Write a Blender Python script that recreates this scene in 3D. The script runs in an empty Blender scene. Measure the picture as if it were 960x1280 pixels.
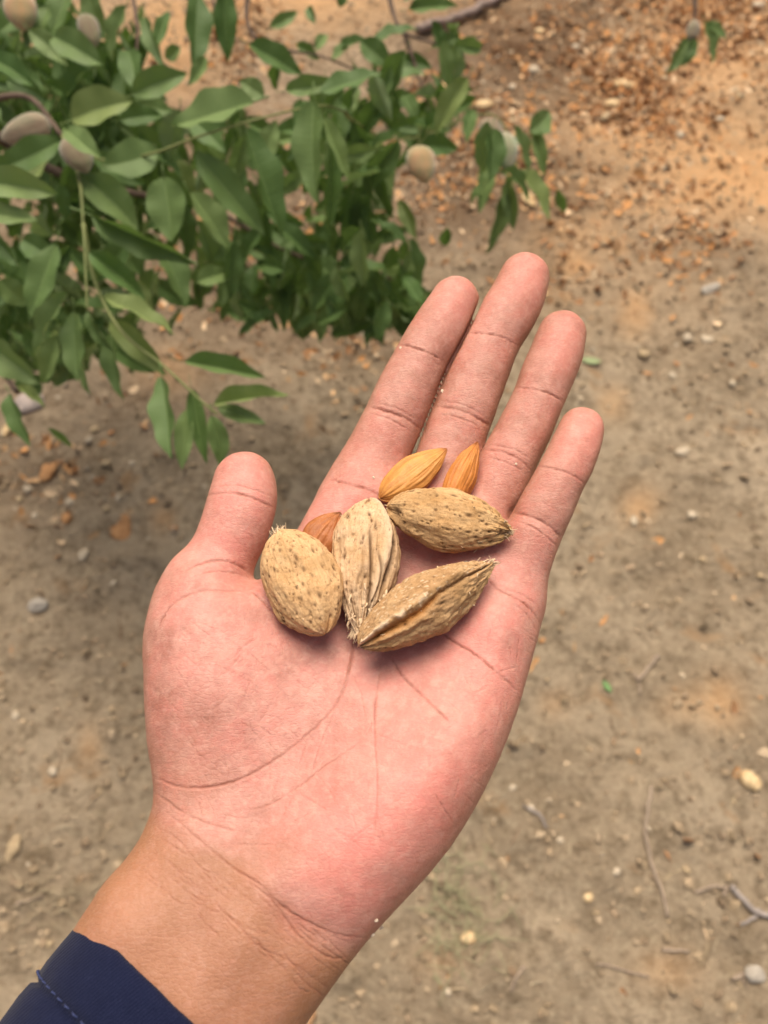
import bpy, math, random
import numpy as np
from mathutils import Matrix, Vector

random.seed(7)
RNG = np.random.default_rng(11)
S = bpy.context.scene

# ------------------------------------------------------------------ camera
CAM_H, PITCH, FPX = 1.35, math.radians(57.0), 1055.0      # metres, below horizon, focal length in 960x1280 pixels
cam_d = bpy.data.cameras.new('camera')
cam = bpy.data.objects.new('camera', cam_d)
S.collection.objects.link(cam)
cam.location = (0, 0, CAM_H)
cam.rotation_euler = (math.pi / 2 - PITCH, 0, 0)
cam_d.sensor_fit = 'VERTICAL'
cam_d.sensor_height = 32.0
cam_d.sensor_width = 24.0
cam_d.lens = FPX / 1280.0 * 32.0
cam_d.clip_start = 0.01
cam_d.clip_end = 2000
cam_d.dof.use_dof = True
cam_d.dof.focus_distance = 0.264
cam_d.dof.aperture_fstop = 12.0
S.camera = cam

# ------------------------------------------------------------------ light
SUN_EL, SUN_AZ = math.radians(68), math.radians(-4)      # azimuth from +Y towards +X
w = bpy.data.worlds.new('World')
S.world = w
w.use_nodes = True
nt = w.node_tree
bg = nt.nodes['Background']
sky = nt.nodes.new('ShaderNodeTexSky')
sky.sky_type = 'NISHITA'
sky.sun_disc = False
sky.sun_elevation = SUN_EL
sky.sun_rotation = SUN_AZ
sky.dust_density = 10.0
sky.air_density = 1.0
sky.ozone_density = 0.6
nt.links.new(sky.outputs[0], bg.inputs[0])
bg.inputs[1].default_value = 0.055
sd = bpy.data.lights.new('sun', 'SUN')
sd.energy = 1.5
sd.angle = math.radians(48)
sd.color = (1.0, 0.92, 0.80)
so = bpy.data.objects.new('sun', sd)
S.collection.objects.link(so)
dirv = Vector((math.sin(SUN_AZ) * math.cos(SUN_EL), math.cos(SUN_AZ) * math.cos(SUN_EL), math.sin(SUN_EL)))
so.rotation_euler = dirv.to_track_quat('Z', 'Y').to_euler()
so.location = dirv * 20
S.view_settings.view_transform = 'Standard'
S.view_settings.look = 'None'
S.view_settings.exposure = 1.2
S.view_settings.gamma = 1.0

# ------------------------------------------------------------------ frames and unprojection
FW = np.array([0, math.cos(PITCH), -math.sin(PITCH)])
UP = np.array([0, math.sin(PITCH), math.cos(PITCH)])
RT = np.array([1.0, 0, 0])
CP = np.array([0, 0, CAM_H])

def ray(px, py):
    return RT * (px - 480) / FPX + UP * (640 - py) / FPX + FW

def at(px, py, depth):                                    # world point seen at a pixel, depth along the view axis
    return CP + ray(px, py) * depth

def on_ground(px, py):
    d = ray(px, py)
    return CP + d * (CAM_H / -d[2])

def to_pixel(P):
    v = np.asarray(P) - CP
    z = v @ FW
    return 480 + FPX * (v @ RT) / z, 640 - FPX * (v @ UP) / z, z

TILT = math.radians(24)                                   # the palm leans away from the lens, nearly level
HX = RT.copy()
HY = math.cos(TILT) * UP + math.sin(TILT) * FW
HZ = np.cross(HX, HY)
HO = at(450, 800, 0.262)
HM = np.stack([HX, HY, HZ], 1)                            # hand-local -> world

def hand(px, py, wz=0.0):                                 # hand-local point under a pixel, wz above the palm's mid-plane
    d = ray(px, py)
    s = (wz - (CP - HO) @ HZ) / (d @ HZ)
    return HM.T @ (CP + d * s - HO)

def hand_mpp(px, py, wz=0.0):                             # metres per pixel there
    p = HO + HM @ hand(px, py, wz)
    return ((p - CP) @ FW) / FPX

def hand_world(L):
    return HO + np.asarray(L) @ HM.T

HAND_MW = Matrix([[*HM[0], HO[0]], [*HM[1], HO[1]], [*HM[2], HO[2]], [0, 0, 0, 1]])

# ------------------------------------------------------------------ numpy noise
def _hash(ix, iy, iz, seed):
    with np.errstate(over='ignore'):
        h = (ix.astype(np.int64) * 374761393 + iy.astype(np.int64) * 668265263 + iz.astype(np.int64) * 2147483647 + seed * 144665)
        h = (h ^ (h >> 13)) * 1274126177
        h = h ^ (h >> 16)
    return (h & 0xFFFF).astype(np.float32) / 65535.0

def vnoise(x, y, z=None, seed=0):
    if z is None:
        z = np.zeros_like(x)
    xi, yi, zi = np.floor(x), np.floor(y), np.floor(z)
    fx, fy, fz = x - xi, y - yi, z - zi
    fx, fy, fz = [f * f * (3 - 2 * f) for f in (fx, fy, fz)]
    r = 0
    for a in (0, 1):
        for b in (0, 1):
            for c in (0, 1):
                wgt = (fx if a else 1 - fx) * (fy if b else 1 - fy) * (fz if c else 1 - fz)
                r = r + wgt * _hash(xi + a, yi + b, zi + c, seed)
    return r * 2 - 1

def fbm(x, y, z=None, seed=0, oct=4):
    r, a = 0, 1.0
    for k in range(oct):
        f = 2.0 ** k
        r = r + a * vnoise(x * f, y * f, None if z is None else z * f, seed + k * 17)
        a *= 0.5
    return r

def sstep(a, b, x):
    t = np.clip((x - a) / (b - a), 0, 1)
    return t * t * (3 - 2 * t)

# ------------------------------------------------------------------ mesh helpers
def mesh_from(name, V, F, smooth=True, attrs=None, colors=None):
    me = bpy.data.meshes.new(name)
    V = np.asarray(V, dtype=np.float32)
    if isinstance(F, np.ndarray):
        k = F.shape[1]
        me.vertices.add(len(V))
        me.vertices.foreach_set('co', V.ravel())
        me.loops.add(F.size)
        me.loops.foreach_set('vertex_index', F.astype(np.int32).ravel())
        me.polygons.add(len(F))
        me.polygons.foreach_set('loop_start', np.arange(len(F), dtype=np.int32) * k)
        me.update(calc_edges=True)
    else:
        me.from_pydata(V.tolist(), [], F)
        me.update()
    me.polygons.foreach_set('use_smooth', np.full(len(me.polygons), smooth, dtype=bool))
    for n, a in (attrs or {}).items():
        at_ = me.attributes.new(n, 'FLOAT', 'POINT')
        at_.data.foreach_set('value', np.asarray(a, dtype=np.float32))
    for n, c in (colors or {}).items():
        at_ = me.attributes.new(n, 'FLOAT_COLOR', 'POINT')
        at_.data.foreach_set('color', np.asarray(c, dtype=np.float32).ravel())
    me.validate()
    return me

def link(name, me, m=None, parent=None, label=None, cat=None, group=None, kind=None):
    o = bpy.data.objects.new(name, me)
    S.collection.objects.link(o)
    if m is not None and me is not None and not me.materials:
        me.materials.append(m)
    if parent is not None:
        o.parent = parent
    for k, v in (('label', label), ('category', cat), ('group', group), ('kind', kind)):
        if v:
            o[k] = v
    return o

def grid_faces(nu, nv, wrap_v=False, off=0):
    i = np.arange(nu - 1)[:, None]
    jn = nv if wrap_v else nv - 1
    j = np.arange(jn)[None, :]
    j2 = (j + 1) % nv
    a = i * nv + j
    b = i * nv + j2
    c = (i + 1) * nv + j2
    d = (i + 1) * nv + j
    return np.stack([a, b, c, d], -1).reshape(-1, 4) + off

def spline(pts, n):                                       # Catmull-Rom through rows of pts
    P = np.asarray(pts, dtype=float)
    P = np.vstack([2 * P[0] - P[1], P, 2 * P[-1] - P[-2]])
    segs = len(P) - 3
    t = np.linspace(0, segs, n)
    i = np.minimum(t.astype(int), segs - 1)
    f = (t - i)[:, None]
    p0, p1, p2, p3 = P[i], P[i + 1], P[i + 2], P[i + 3]
    return 0.5 * (2 * p1 + (p2 - p0) * f + (2 * p0 - 5 * p1 + 4 * p2 - p3) * f ** 2 + (3 * p1 - p0 - 3 * p2 + p3) * f ** 3)

def tube(path, rad, sides=8, jitter=0.0, seed=0):         # closed tube along a path, returns V, F(list)
    P = np.asarray(path, float)
    n = len(P)
    R = np.broadcast_to(np.asarray(rad, float), (n,))
    T = np.gradient(P, axis=0)
    T /= np.linalg.norm(T, axis=1)[:, None] + 1e-12
    ref = np.array([0.31, 0.17, 0.93])
    V = []
    rg = np.random.default_rng(seed)
    for k in range(n):
        a = np.cross(T[k], ref); a /= np.linalg.norm(a) + 1e-12
        b = np.cross(T[k], a)
        for s in range(sides):
            th = 2 * math.pi * s / sides
            V.append(P[k] + R[k] * (1 + jitter * rg.uniform(-1, 1)) * (a * math.cos(th) + b * math.sin(th)))
    F = grid_faces(n, sides, True).tolist()
    F.append(list(range(sides))[::-1])
    F.append([(n - 1) * sides + s for s in range(sides)])
    return np.array(V), F

class Bag:                                                # several shapes in one mesh
    def __init__(s): s.V, s.F, s.n = [], [], 0
    def add(s, V, F):
        s.V.append(np.asarray(V)); s.F += [[i + s.n for i in f] for f in F]; s.n += len(V)
    def mesh(s, name, smooth=True):
        return mesh_from(name, np.vstack(s.V), s.F, smooth)

# ------------------------------------------------------------------ materials
def mat(name, rough=0.7, spec=0.3):
    m = bpy.data.materials.new(name)
    m.use_nodes = True
    b = m.node_tree.nodes['Principled BSDF']
    b.inputs['Roughness'].default_value = rough
    b.inputs['Specular IOR Level'].default_value = spec
    return m, m.node_tree, b

def N(t, typ, **kw):
    n = t.nodes.new(typ)
    for k, v in kw.items():
        if k.startswith('i_'):
            n.inputs[k[2:].replace('_', ' ')].default_value = v
        else:
            setattr(n, k, v)
    return n

def noise(t, scale, detail=4, rough=0.55, vec=None, dist=0.0):
    n = N(t, 'ShaderNodeTexNoise')
    n.inputs['Scale'].default_value = scale
    n.inputs['Detail'].default_value = detail
    n.inputs['Roughness'].default_value = rough
    n.inputs['Distortion'].default_value = dist
    if vec is not None:
        t.links.new(vec, n.inputs['Vector'])
    return n.outputs['Fac']

def ramp(t, fac, stops):
    r = N(t, 'ShaderNodeValToRGB')
    e = r.color_ramp.elements
    while len(e) < len(stops):
        e.new(0.5)
    for k, (p, c) in enumerate(stops):
        e[k].position = p
        e[k].color = (*c, 1) if len(c) == 3 else c
    t.links.new(fac, r.inputs[0])
    return r.outputs[0]

def mixc(t, fac, a, b, mode='MIX'):
    m = N(t, 'ShaderNodeMix', data_type='RGBA', blend_type=mode)
    for sock, v in ((m.inputs[0], fac), (m.inputs[6], a), (m.inputs[7], b)):
        if isinstance(v, (int, float)):
            sock.default_value = v
        elif isinstance(v, tuple):
            sock.default_value = (*v, 1)
        else:
            t.links.new(v, sock)
    return m.outputs[2]

def math_(t, op, a, b=0.0, clamp=False):
    m = N(t, 'ShaderNodeMath', operation=op, use_clamp=clamp)
    for sock, v in ((m.inputs[0], a), (m.inputs[1], b)):
        if isinstance(v, (int, float)):
            sock.default_value = v
        else:
            t.links.new(v, sock)
    return m.outputs[0]

def attr(t, name):
    return N(t, 'ShaderNodeAttribute', attribute_name=name)

def mapping(t, scale, rot=(0, 0, 0)):
    tc = N(t, 'ShaderNodeTexCoord')
    mp = N(t, 'ShaderNodeMapping')
    mp.inputs['Scale'].default_value = scale
    mp.inputs['Rotation'].default_value = rot
    t.links.new(tc.outputs['Object'], mp.inputs['Vector'])
    return mp.outputs[0]

def bump(t, b, h, strength, dist, prev=None):
    n = N(t, 'ShaderNodeBump')
    n.inputs['Strength'].default_value = strength
    n.inputs['Distance'].default_value = dist
    t.links.new(h, n.inputs['Height'])
    if prev is not None:
        t.links.new(prev, n.inputs['Normal'])
    t.links.new(n.outputs[0], b.inputs['Normal'])
    return n.outputs[0]

# skin
M_SKIN, t, b = mat('skin', 0.52, 0.35)
obv = mapping(t, (1, 1, 1))
pink, tan, cre, red = attr(t, 'pink').outputs['Fac'], attr(t, 'tan').outputs['Fac'], attr(t, 'crease').outputs['Fac'], attr(t, 'red').outputs['Fac']
c = mixc(t, ramp(t, noise(t, 60, 5, 0.65, obv), [(0.36, (0, 0, 0)), (0.64, (1, 1, 1))]), (0.365, 0.155, 0.112), (0.54, 0.268, 0.208))
mott = ramp(t, noise(t, 130, 4, 0.65, obv), [(0.44, (0, 0, 0)), (0.66, (1, 1, 1))])
c = mixc(t, math_(t, 'MULTIPLY', mott, 0.45), c, (0.57, 0.185, 0.145))
c = mixc(t, pink, c, (0.66, 0.225, 0.180))
c = mixc(t, tan, c, mixc(t, noise(t, 40, 4, 0.6, obv), (0.27, 0.118, 0.058), (0.40, 0.188, 0.095)))  # tan skin; the mask also carries painted shading at the hand's edges
c = mixc(t, math_(t, 'MULTIPLY', ramp(t, noise(t, 900, 2, 0.5, obv), [(0.45, (0, 0, 0)), (0.8, (1, 1, 1))]), 0.13), c, (0.70, 0.44, 0.36))
pale = ramp(t, noise(t, 330, 4, 0.65, obv), [(0.48, (0, 0, 0)), (0.68, (1, 1, 1))])
c = mixc(t, math_(t, 'MULTIPLY', math_(t, 'MULTIPLY', pale, 0.30), math_(t, 'SUBTRACT', 1.0, math_(t, 'MULTIPLY', tan, 0.85))), c, (0.68, 0.40, 0.31))
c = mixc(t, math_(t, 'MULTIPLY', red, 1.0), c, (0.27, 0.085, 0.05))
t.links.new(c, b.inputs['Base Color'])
b.inputs['Subsurface Weight'].default_value = 0.22
b.inputs['Subsurface Radius'].default_value = (1.0, 0.32, 0.16)
b.inputs['Subsurface Scale'].default_value = 0.0035
# fine skin lines: two crossed sets of stretched noise plus pores
v1 = mapping(t, (260, 1300, 300), (0, 0, 0.75))
v2 = mapping(t, (1100, 240, 300), (0, 0, 0.55))
h = math_(t, 'ADD', noise(t, 1.0, 3, 0.6, v1), math_(t, 'MULTIPLY', noise(t, 1.0, 3, 0.6, v2), 0.3))
vo = N(t, 'ShaderNodeTexVoronoi', feature='DISTANCE_TO_EDGE'); vo.inputs['Scale'].default_value = 1.0
t.links.new(mapping(t, (520, 900, 600), (0, 0, 0.6)), vo.inputs['Vector'])
h = math_(t, 'ADD', h, math_(t, 'MULTIPLY', ramp(t, vo.outputs['Distance'], [(0.0, (0, 0, 0)), (0.16, (1, 1, 1))]), 0.42))
h = math_(t, 'ADD', h, math_(t, 'MULTIPLY', noise(t, 2600, 2, 0.5, obv), 0.6))
bump(t, b, h, 0.38, 0.00030)
rr = math_(t, 'ADD', math_(t, 'MULTIPLY', noise(t, 700, 3, 0.6, obv), 0.26), 0.40)
t.links.new(rr, b.inputs['Roughness'])

# almond shells
def shell_mat(name, base, pale, dirt):
    m, t, b = mat(name, 0.85, 0.15)
    v = mapping(t, (1, 1, 1))
    c = mixc(t, ramp(t, noise(t, 170, 5, 0.62, v), [(0.34, (0, 0, 0)), (0.66, (1, 1, 1))]), base, pale)
    vs = mapping(t, (260, 1500, 1500))
    c = mixc(t, math_(t, 'MULTIPLY', ramp(t, noise(t, 1.0, 4, 0.6, vs), [(0.45, (0, 0, 0)), (0.7, (1, 1, 1))]), 0.35), c, dirt)
    c = mixc(t, math_(t, 'MULTIPLY', ramp(t, noise(t, 1900, 3, 0.7, v), [(0.5, (0, 0, 0)), (0.72, (1, 1, 1))]), 0.4), c, tuple(x * 1.25 for x in pale))
    c = mixc(t, math_(t, 'MULTIPLY', ramp(t, noise(t, 1050, 3, 0.6, v), [(0.56, (0, 0, 0)), (0.68, (1, 1, 1))]), 0.5), c, tuple(x * 0.7 for x in dirt))
    c = mixc(t, attr(t, 'stain').outputs['Fac'], c, dirt)
    c = mixc(t, attr(t, 'rim').outputs['Fac'], c, (0.66, 0.50, 0.33))
    c = mixc(t, attr(t, 'amber').outputs['Fac'], c, (0.42, 0.17, 0.035))
    c = mixc(t, attr(t, 'pit').outputs['Fac'], c, (0.085, 0.042, 0.018))
    t.links.new(c, b.inputs['Base Color'])
    hh = math_(t, 'ADD', noise(t, 1300, 4, 0.7, v), math_(t, 'MULTIPLY', noise(t, 1.0, 3, 0.6, vs), 0.8))
    bump(t, b, hh, 0.6, 0.0004)
    return m
M_SHELL_A = shell_mat('shell_smooth', (0.53, 0.310, 0.140), (0.64, 0.415, 0.215), (0.30, 0.165, 0.055))
M_SHELL_B = shell_mat('shell_flaky', (0.51, 0.310, 0.150), (0.66, 0.450, 0.27), (0.27, 0.155, 0.065))
M_SHELL_C = shell_mat('shell_rough', (0.47, 0.268, 0.112), (0.58, 0.370, 0.180), (0.25, 0.135, 0.045))
M_SHELL_D = shell_mat('shell_dusty', (0.37, 0.208, 0.092), (0.49, 0.310, 0.155), (0.22, 0.125, 0.045))

def kernel_mat(name, a, bcol, dark):
    m, t, b = mat(name, 0.5, 0.3)
    a = tuple(x * 0.55 + y * 0.45 for x, y in zip(a, bcol))
    v = mapping(t, (1, 1, 1))
    c = mixc(t, attr(t, 'ridge').outputs['Fac'], a, bcol)
    c = mixc(t, math_(t, 'MULTIPLY', ramp(t, noise(t, 300, 4, 0.6, v), [(0.4, (0, 0, 0)), (0.7, (1, 1, 1))]), 0.35), c, dark)
    c = mixc(t, attr(t, 'tip').outputs['Fac'], c, dark)
    c = mixc(t, math_(t, 'MULTIPLY', ramp(t, noise(t, 2600, 2, 0.6, v), [(0.56, (0, 0, 0)), (0.75, (1, 1, 1))]), 0.3), c, (0.72, 0.45, 0.2))
    t.links.new(c, b.inputs['Base Color'])
    bump(t, b, noise(t, 1500, 3, 0.6, v), 0.4, 0.0002)
    return m
M_KERN_E = kernel_mat('kernel_golden_skin', (0.40, 0.140, 0.026), (0.66, 0.310, 0.075), (0.30, 0.095, 0.020))
M_KERN_F = kernel_mat('kernel_orange_skin', (0.36, 0.110, 0.018), (0.58, 0.215, 0.042), (0.26, 0.08, 0.018))
M_KERN_G = kernel_mat('kernel_brown_skin', (0.25, 0.070, 0.018), (0.43, 0.150, 0.043), (0.19, 0.058, 0.018))

M_FIBRE, t, b = mat('dry_fibre', 0.9, 0.1)
b.inputs['Base Color'].default_value = (0.62, 0.46, 0.29, 1)

# sleeve
M_NAVY, t, b = mat('navy_knit', 0.92, 0.08)
v = mapping(t, (1, 1, 1))
c = mixc(t, noise(t, 240, 4, 0.6, v), (0.005, 0.0068, 0.022), (0.009, 0.0120, 0.035))
c = mixc(t, math_(t, 'MULTIPLY', ramp(t, noise(t, 3000, 2, 0.6, v), [(0.5, (0, 0, 0)), (0.75, (1, 1, 1))]), 0.3), c, (0.036, 0.042, 0.09))
t.links.new(c, b.inputs['Base Color'])
b.inputs['Sheen Weight'].default_value = 0.08
b.inputs['Sheen Roughness'].default_value = 0.5
wv = N(t, 'ShaderNodeTexWave'); wv.inputs['Scale'].default_value = 420; wv.inputs['Distortion'].default_value = 1.5
t.links.new(mapping(t, (1, 1, 1), (0, 0, 0.9)), wv.inputs['Vector'])
bump(t, b, math_(t, 'ADD', wv.outputs['Fac'], noise(t, 1600, 2, 0.5, v)), 0.35, 0.0003)
M_THREAD, t, b = mat('navy_thread', 0.8, 0.2)
b.inputs['Base Color'].default_value = (0.035, 0.045, 0.11, 1)

# leaves
def leaf_mat(name, a, bcol, back):
    m, t, b = mat(name, 0.55, 0.25)
    oi = N(t, 'ShaderNodeObjectInfo').outputs['Random']
    v = mapping(t, (1, 1, 1))
    c = mixc(t, oi, a, bcol)
    c = mixc(t, math_(t, 'MULTIPLY', ramp(t, oi, [(0.9, (0, 0, 0)), (0.93, (1, 1, 1))]), 0.35), c, (0.24, 0.24, 0.06))
    c = mixc(t, math_(t, 'MULTIPLY', noise(t, 3.5, 3, 0.6, v), 0.5), c, (0.105, 0.165, 0.055))
    geo = N(t, 'ShaderNodeNewGeometry').outputs['Backfacing']
    c = mixc(t, geo, c, back)
    c = mixc(t, math_(t, 'MULTIPLY', attr(t, 'rib').outputs['Fac'], 0.4), c, (0.22, 0.31, 0.11))
    t.links.new(c, b.inputs['Base Color'])
    tr = N(t, 'ShaderNodeBsdfTranslucent')
    t.links.new(mixc(t, 0.5, c, (0.16, 0.30, 0.03)), tr.inputs[0])
    mx = N(t, 'ShaderNodeMixShader'); mx.inputs[0].default_value = 0.25
    out = t.nodes['Material Output']
    t.links.new(b.outputs[0], mx.inputs[1]); t.links.new(tr.outputs[0], mx.inputs[2]); t.links.new(mx.outputs[0], out.inputs[0])
    vv = mapping(t, (2.2, 26, 1), (0, 0, 0))
    bump(t, b, noise(t, 1.0, 2, 0.5, vv), 0.07, 0.02)
    return m
M_LEAF = leaf_mat('almond_leaf', (0.070, 0.135, 0.034), (0.235, 0.315, 0.115), (0.19, 0.26, 0.115))
M_STEM, t, b = mat('green_stem', 0.6, 0.3)
t.links.new(mixc(t, noise(t, 30, 3, 0.6, mapping(t, (1, 1, 1))), (0.12, 0.16, 0.045), (0.22, 0.22, 0.08)), b.inputs['Base Color'])
M_BARK, t, b = mat('bark', 0.9, 0.15)
v = mapping(t, (1, 1, 1))
t.links.new(ramp(t, noise(t, 60, 6, 0.7, v), [(0.3, (0.05, 0.033, 0.024)), (0.7, (0.19, 0.135, 0.10))]), b.inputs['Base Color'])
bump(t, b, noise(t, 120, 5, 0.7, v), 0.8, 0.004)

def hull_mat(name, a, bcol, ccol):
    m, t, b = mat(name, 0.9, 0.12)
    v = mapping(t, (1, 1, 1))
    c = mixc(t, ramp(t, noise(t, 45, 4, 0.6, v), [(0.35, (0, 0, 0)), (0.65, (1, 1, 1))]), a, bcol)
    c = mixc(t, attr(t, 'seam').outputs['Fac'], c, ccol)
    t.links.new(c, b.inputs['Base Color'])
    b.inputs['Sheen Weight'].default_value = 0.5
    bump(t, b, noise(t, 300, 4, 0.6, v), 0.4, 0.001)
    return m
M_HULL = {'grey': hull_mat('hull_grey', (0.21, 0.19, 0.115), (0.30, 0.225, 0.145), (0.21, 0.13, 0.085)),
          'tan': hull_mat('hull_tan', (0.43, 0.26, 0.135), (0.27, 0.25, 0.115), (0.42, 0.2, 0.07)),
          'green': hull_mat('hull_green', (0.20, 0.27, 0.13), (0.33, 0.31, 0.20), (0.24, 0.13, 0.07)),
          'mauve': hull_mat('hull_mauve', (0.20, 0.145, 0.095), (0.21, 0.20, 0.105), (0.17, 0.115, 0.075))}

# soil
M_SOIL, t, b = mat('soil', 0.95, 0.12)
v = mapping(t, (1, 1, 1))
oran, dark = attr(t, 'orange').outputs['Fac'], attr(t, 'dark').outputs['Fac']
c = mixc(t, ramp(t, noise(t, 4.5, 6, 0.66, v), [(0.34, (0, 0, 0)), (0.66, (1, 1, 1))]), (0.315, 0.236, 0.150), (0.53, 0.412, 0.278))
c = mixc(t, math_(t, 'MULTIPLY', ramp(t, noise(t, 38, 5, 0.7, v), [(0.48, (0, 0, 0)), (0.64, (1, 1, 1))]), 0.7), c, (0.165, 0.117, 0.067))
c = mixc(t, math_(t, 'MULTIPLY', ramp(t, noise(t, 85, 4, 0.7, v), [(0.52, (0, 0, 0)), (0.66, (1, 1, 1))]), 0.6), c, (0.56, 0.45, 0.30))
spot = ramp(t, noise(t, 9, 3, 0.5, v, 0.6), [(0.63, (0, 0, 0)), (0.72, (1, 1, 1))])
c = mixc(t, math_(t, 'MULTIPLY', spot, 0.55), c, (0.46, 0.26, 0.115))
of = math_(t, 'MULTIPLY', oran, ramp(t, noise(t, 14, 5, 0.65, v), [(0.25, (0.72, 0.72, 0.72)), (0.55, (1, 1, 1))]))
c = mixc(t, of, c, mixc(t, noise(t, 22, 5, 0.6, v), (0.64, 0.335, 0.14), (0.88, 0.56, 0.29)))
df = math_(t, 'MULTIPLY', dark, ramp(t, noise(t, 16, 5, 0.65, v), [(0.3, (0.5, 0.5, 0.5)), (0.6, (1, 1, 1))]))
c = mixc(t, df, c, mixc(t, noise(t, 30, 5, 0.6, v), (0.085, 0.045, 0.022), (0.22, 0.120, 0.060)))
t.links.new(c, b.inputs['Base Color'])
hh = math_(t, 'ADD', noise(t, 60, 6, 0.7, v), math_(t, 'MULTIPLY', noise(t, 230, 4, 0.7, v), 0.5))
bump(t, b, hh, 1.0, 0.016)

def piece_mat(name, rough=0.9):
    m, t, b = mat(name, rough, 0.15)
    v = mapping(t, (1, 1, 1))
    c = mixc(t, math_(t, 'MULTIPLY', noise(t, 160, 4, 0.7, v), 0.4), attr(t, 'col').outputs['Color'], (0.20, 0.13, 0.07))
    t.links.new(c, b.inputs['Base Color'])
    bump(t, b, noise(t, 260, 4, 0.7, v), 0.5, 0.002)
    return m
M_PIECE = piece_mat('litter')

_plain = {}
def plain(name, col, col2=None, scale=120, rough=0.9, bumpd=0.002):
    if name in _plain:
        return _plain[name]
    m, t, b = mat(name, rough, 0.2)
    v = mapping(t, (1, 1, 1))
    c = mixc(t, ramp(t, noise(t, scale, 5, 0.65, v), [(0.36, (0, 0, 0)), (0.64, (1, 1, 1))]), col, col2 or tuple(x * 0.62 for x in col))
    t.links.new(c, b.inputs['Base Color'])
    bump(t, b, noise(t, scale * 2, 4, 0.7, v), 0.6, bumpd)
    _plain[name] = m
    return m

# ================================================================== GROUND
def blobs(px, py, L):
    r = np.zeros_like(px)
    for (x, y, rx, ry, wgt) in L:
        r = np.maximum(r, wgt * np.exp(-(((px - x) / rx) ** 2 + ((py - y) / ry) ** 2)))
    return r
ORANGE = [(370, 10, 150, 75, 1.0), (235, 90, 90, 80, 0.9), (930, 250, 190, 75, 1.15), (830, 205, 150, 80, 0.9), (720, 320, 70, 45, 0.55),
          (880, 100, 160, 100, 0.8), (90, 120, 140, 120, 0.7), (800, 360, 140, 70, 0.25), (960, 20, 100, 80, 0.5), (520, -40, 200, 80, 0.9),
          (215, 470, 40, 30, 0.5), (885, 890, 35, 30, 0.35), (30, 390, 50, 60, 0.5)]
SPOTS = [(715, 350, 34, 20, 0.9), (790, 400, 24, 30, 0.7), (797, 632, 20, 24, 0.6), (900, 885, 28, 34, 0.65), (770, 330, 30, 16, 0.6), (110, 935, 16, 28, 0.5), (205, 650, 14, 20, .5), (880, 300, 24, 18, .6), (740, 300, 30, 20, .6), (550, 1200, 30, 20, .3), (700, 880, 24, 18, .35), (835, 1215, 40, 25, .35), (760, 505, 20, 20, .5)]
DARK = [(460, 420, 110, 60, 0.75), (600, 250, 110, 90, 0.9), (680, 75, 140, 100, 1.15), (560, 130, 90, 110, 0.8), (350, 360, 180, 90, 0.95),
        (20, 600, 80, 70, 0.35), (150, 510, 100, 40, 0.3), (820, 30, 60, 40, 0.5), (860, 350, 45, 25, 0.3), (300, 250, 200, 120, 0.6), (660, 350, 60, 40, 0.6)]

def axis(a, b_, step, far, grow):
    core = list(np.arange(a, b_ + 1e-6, step))
    lo, hi, s = core[0], core[-1], step
    left, right = [], []
    while hi < far:
        s *= grow
        hi += s; lo -= s
        right.append(hi); left.append(lo)
    return np.array(left[::-1] + core + right)
gx = axis(-1.75, 1.75, 0.0095, 300, 1.22)
gy = axis(-0.15, 3.6, 0.0095, 300, 1.22)
GX, GY = np.meshgrid(gx, gy, indexing='ij')

def soil_height(x, y):
    zf = np.exp(-(np.maximum(np.abs(x) - 3, 0) ** 2 + np.maximum(np.abs(y - 1.5) - 4, 0) ** 2) / 20)
    z = 0.020 * fbm(x * 1.6, y * 1.6, seed=3, oct=3)
    z = z + 0.009 * fbm(x * 9, y * 9, seed=5, oct=5)
    lump = np.maximum(fbm(x * 21, y * 21, seed=9, oct=3) - 0.05, 0)
    z = z + 0.010 * lump
    z = z + 0.13 * sstep(1.0, 2.3, y + 0.35 * x + 0.1 * fbm(x * 1.1, y * 1.1, seed=21, oct=2)) * 0.6   # berm beneath the tree row
    return z * zf
GZ = soil_height(GX, GY)
gpx, gpy, gz_ = to_pixel(np.stack([GX, GY, GZ * 0], -1))
gpx = np.where(gz_ > 0.2, gpx, -4000); gpy = np.where(gz_ > 0.2, gpy, -4000)
wob = 32 * fbm(GX * 2.5, GY * 2.5, seed=31, oct=4)
a_or = blobs(gpx + wob, gpy + 0.5 * wob, ORANGE)
a_or = np.maximum(a_or, blobs(gpx + 0.35 * wob, gpy + 0.2 * wob, SPOTS))
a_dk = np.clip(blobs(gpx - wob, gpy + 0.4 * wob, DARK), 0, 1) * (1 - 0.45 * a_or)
far = sstep(0, -250, gpy) * (gpy > -3900)
a_or = np.maximum(a_or, 0.6 * far)
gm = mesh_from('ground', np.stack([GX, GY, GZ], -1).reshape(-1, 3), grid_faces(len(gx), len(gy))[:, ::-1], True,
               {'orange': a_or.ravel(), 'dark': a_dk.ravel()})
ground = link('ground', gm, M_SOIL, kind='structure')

def g3(px, py, dz=0.0):
    p = on_ground(px, py)
    for _ in range(5):
        z = float(soil_height(np.array([p[0]]), np.array([p[1]]))[0])
        d = ray(px, py)
        p = CP + d * ((CAM_H - z) / -d[2])
    p[2] += dz
    return p

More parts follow.
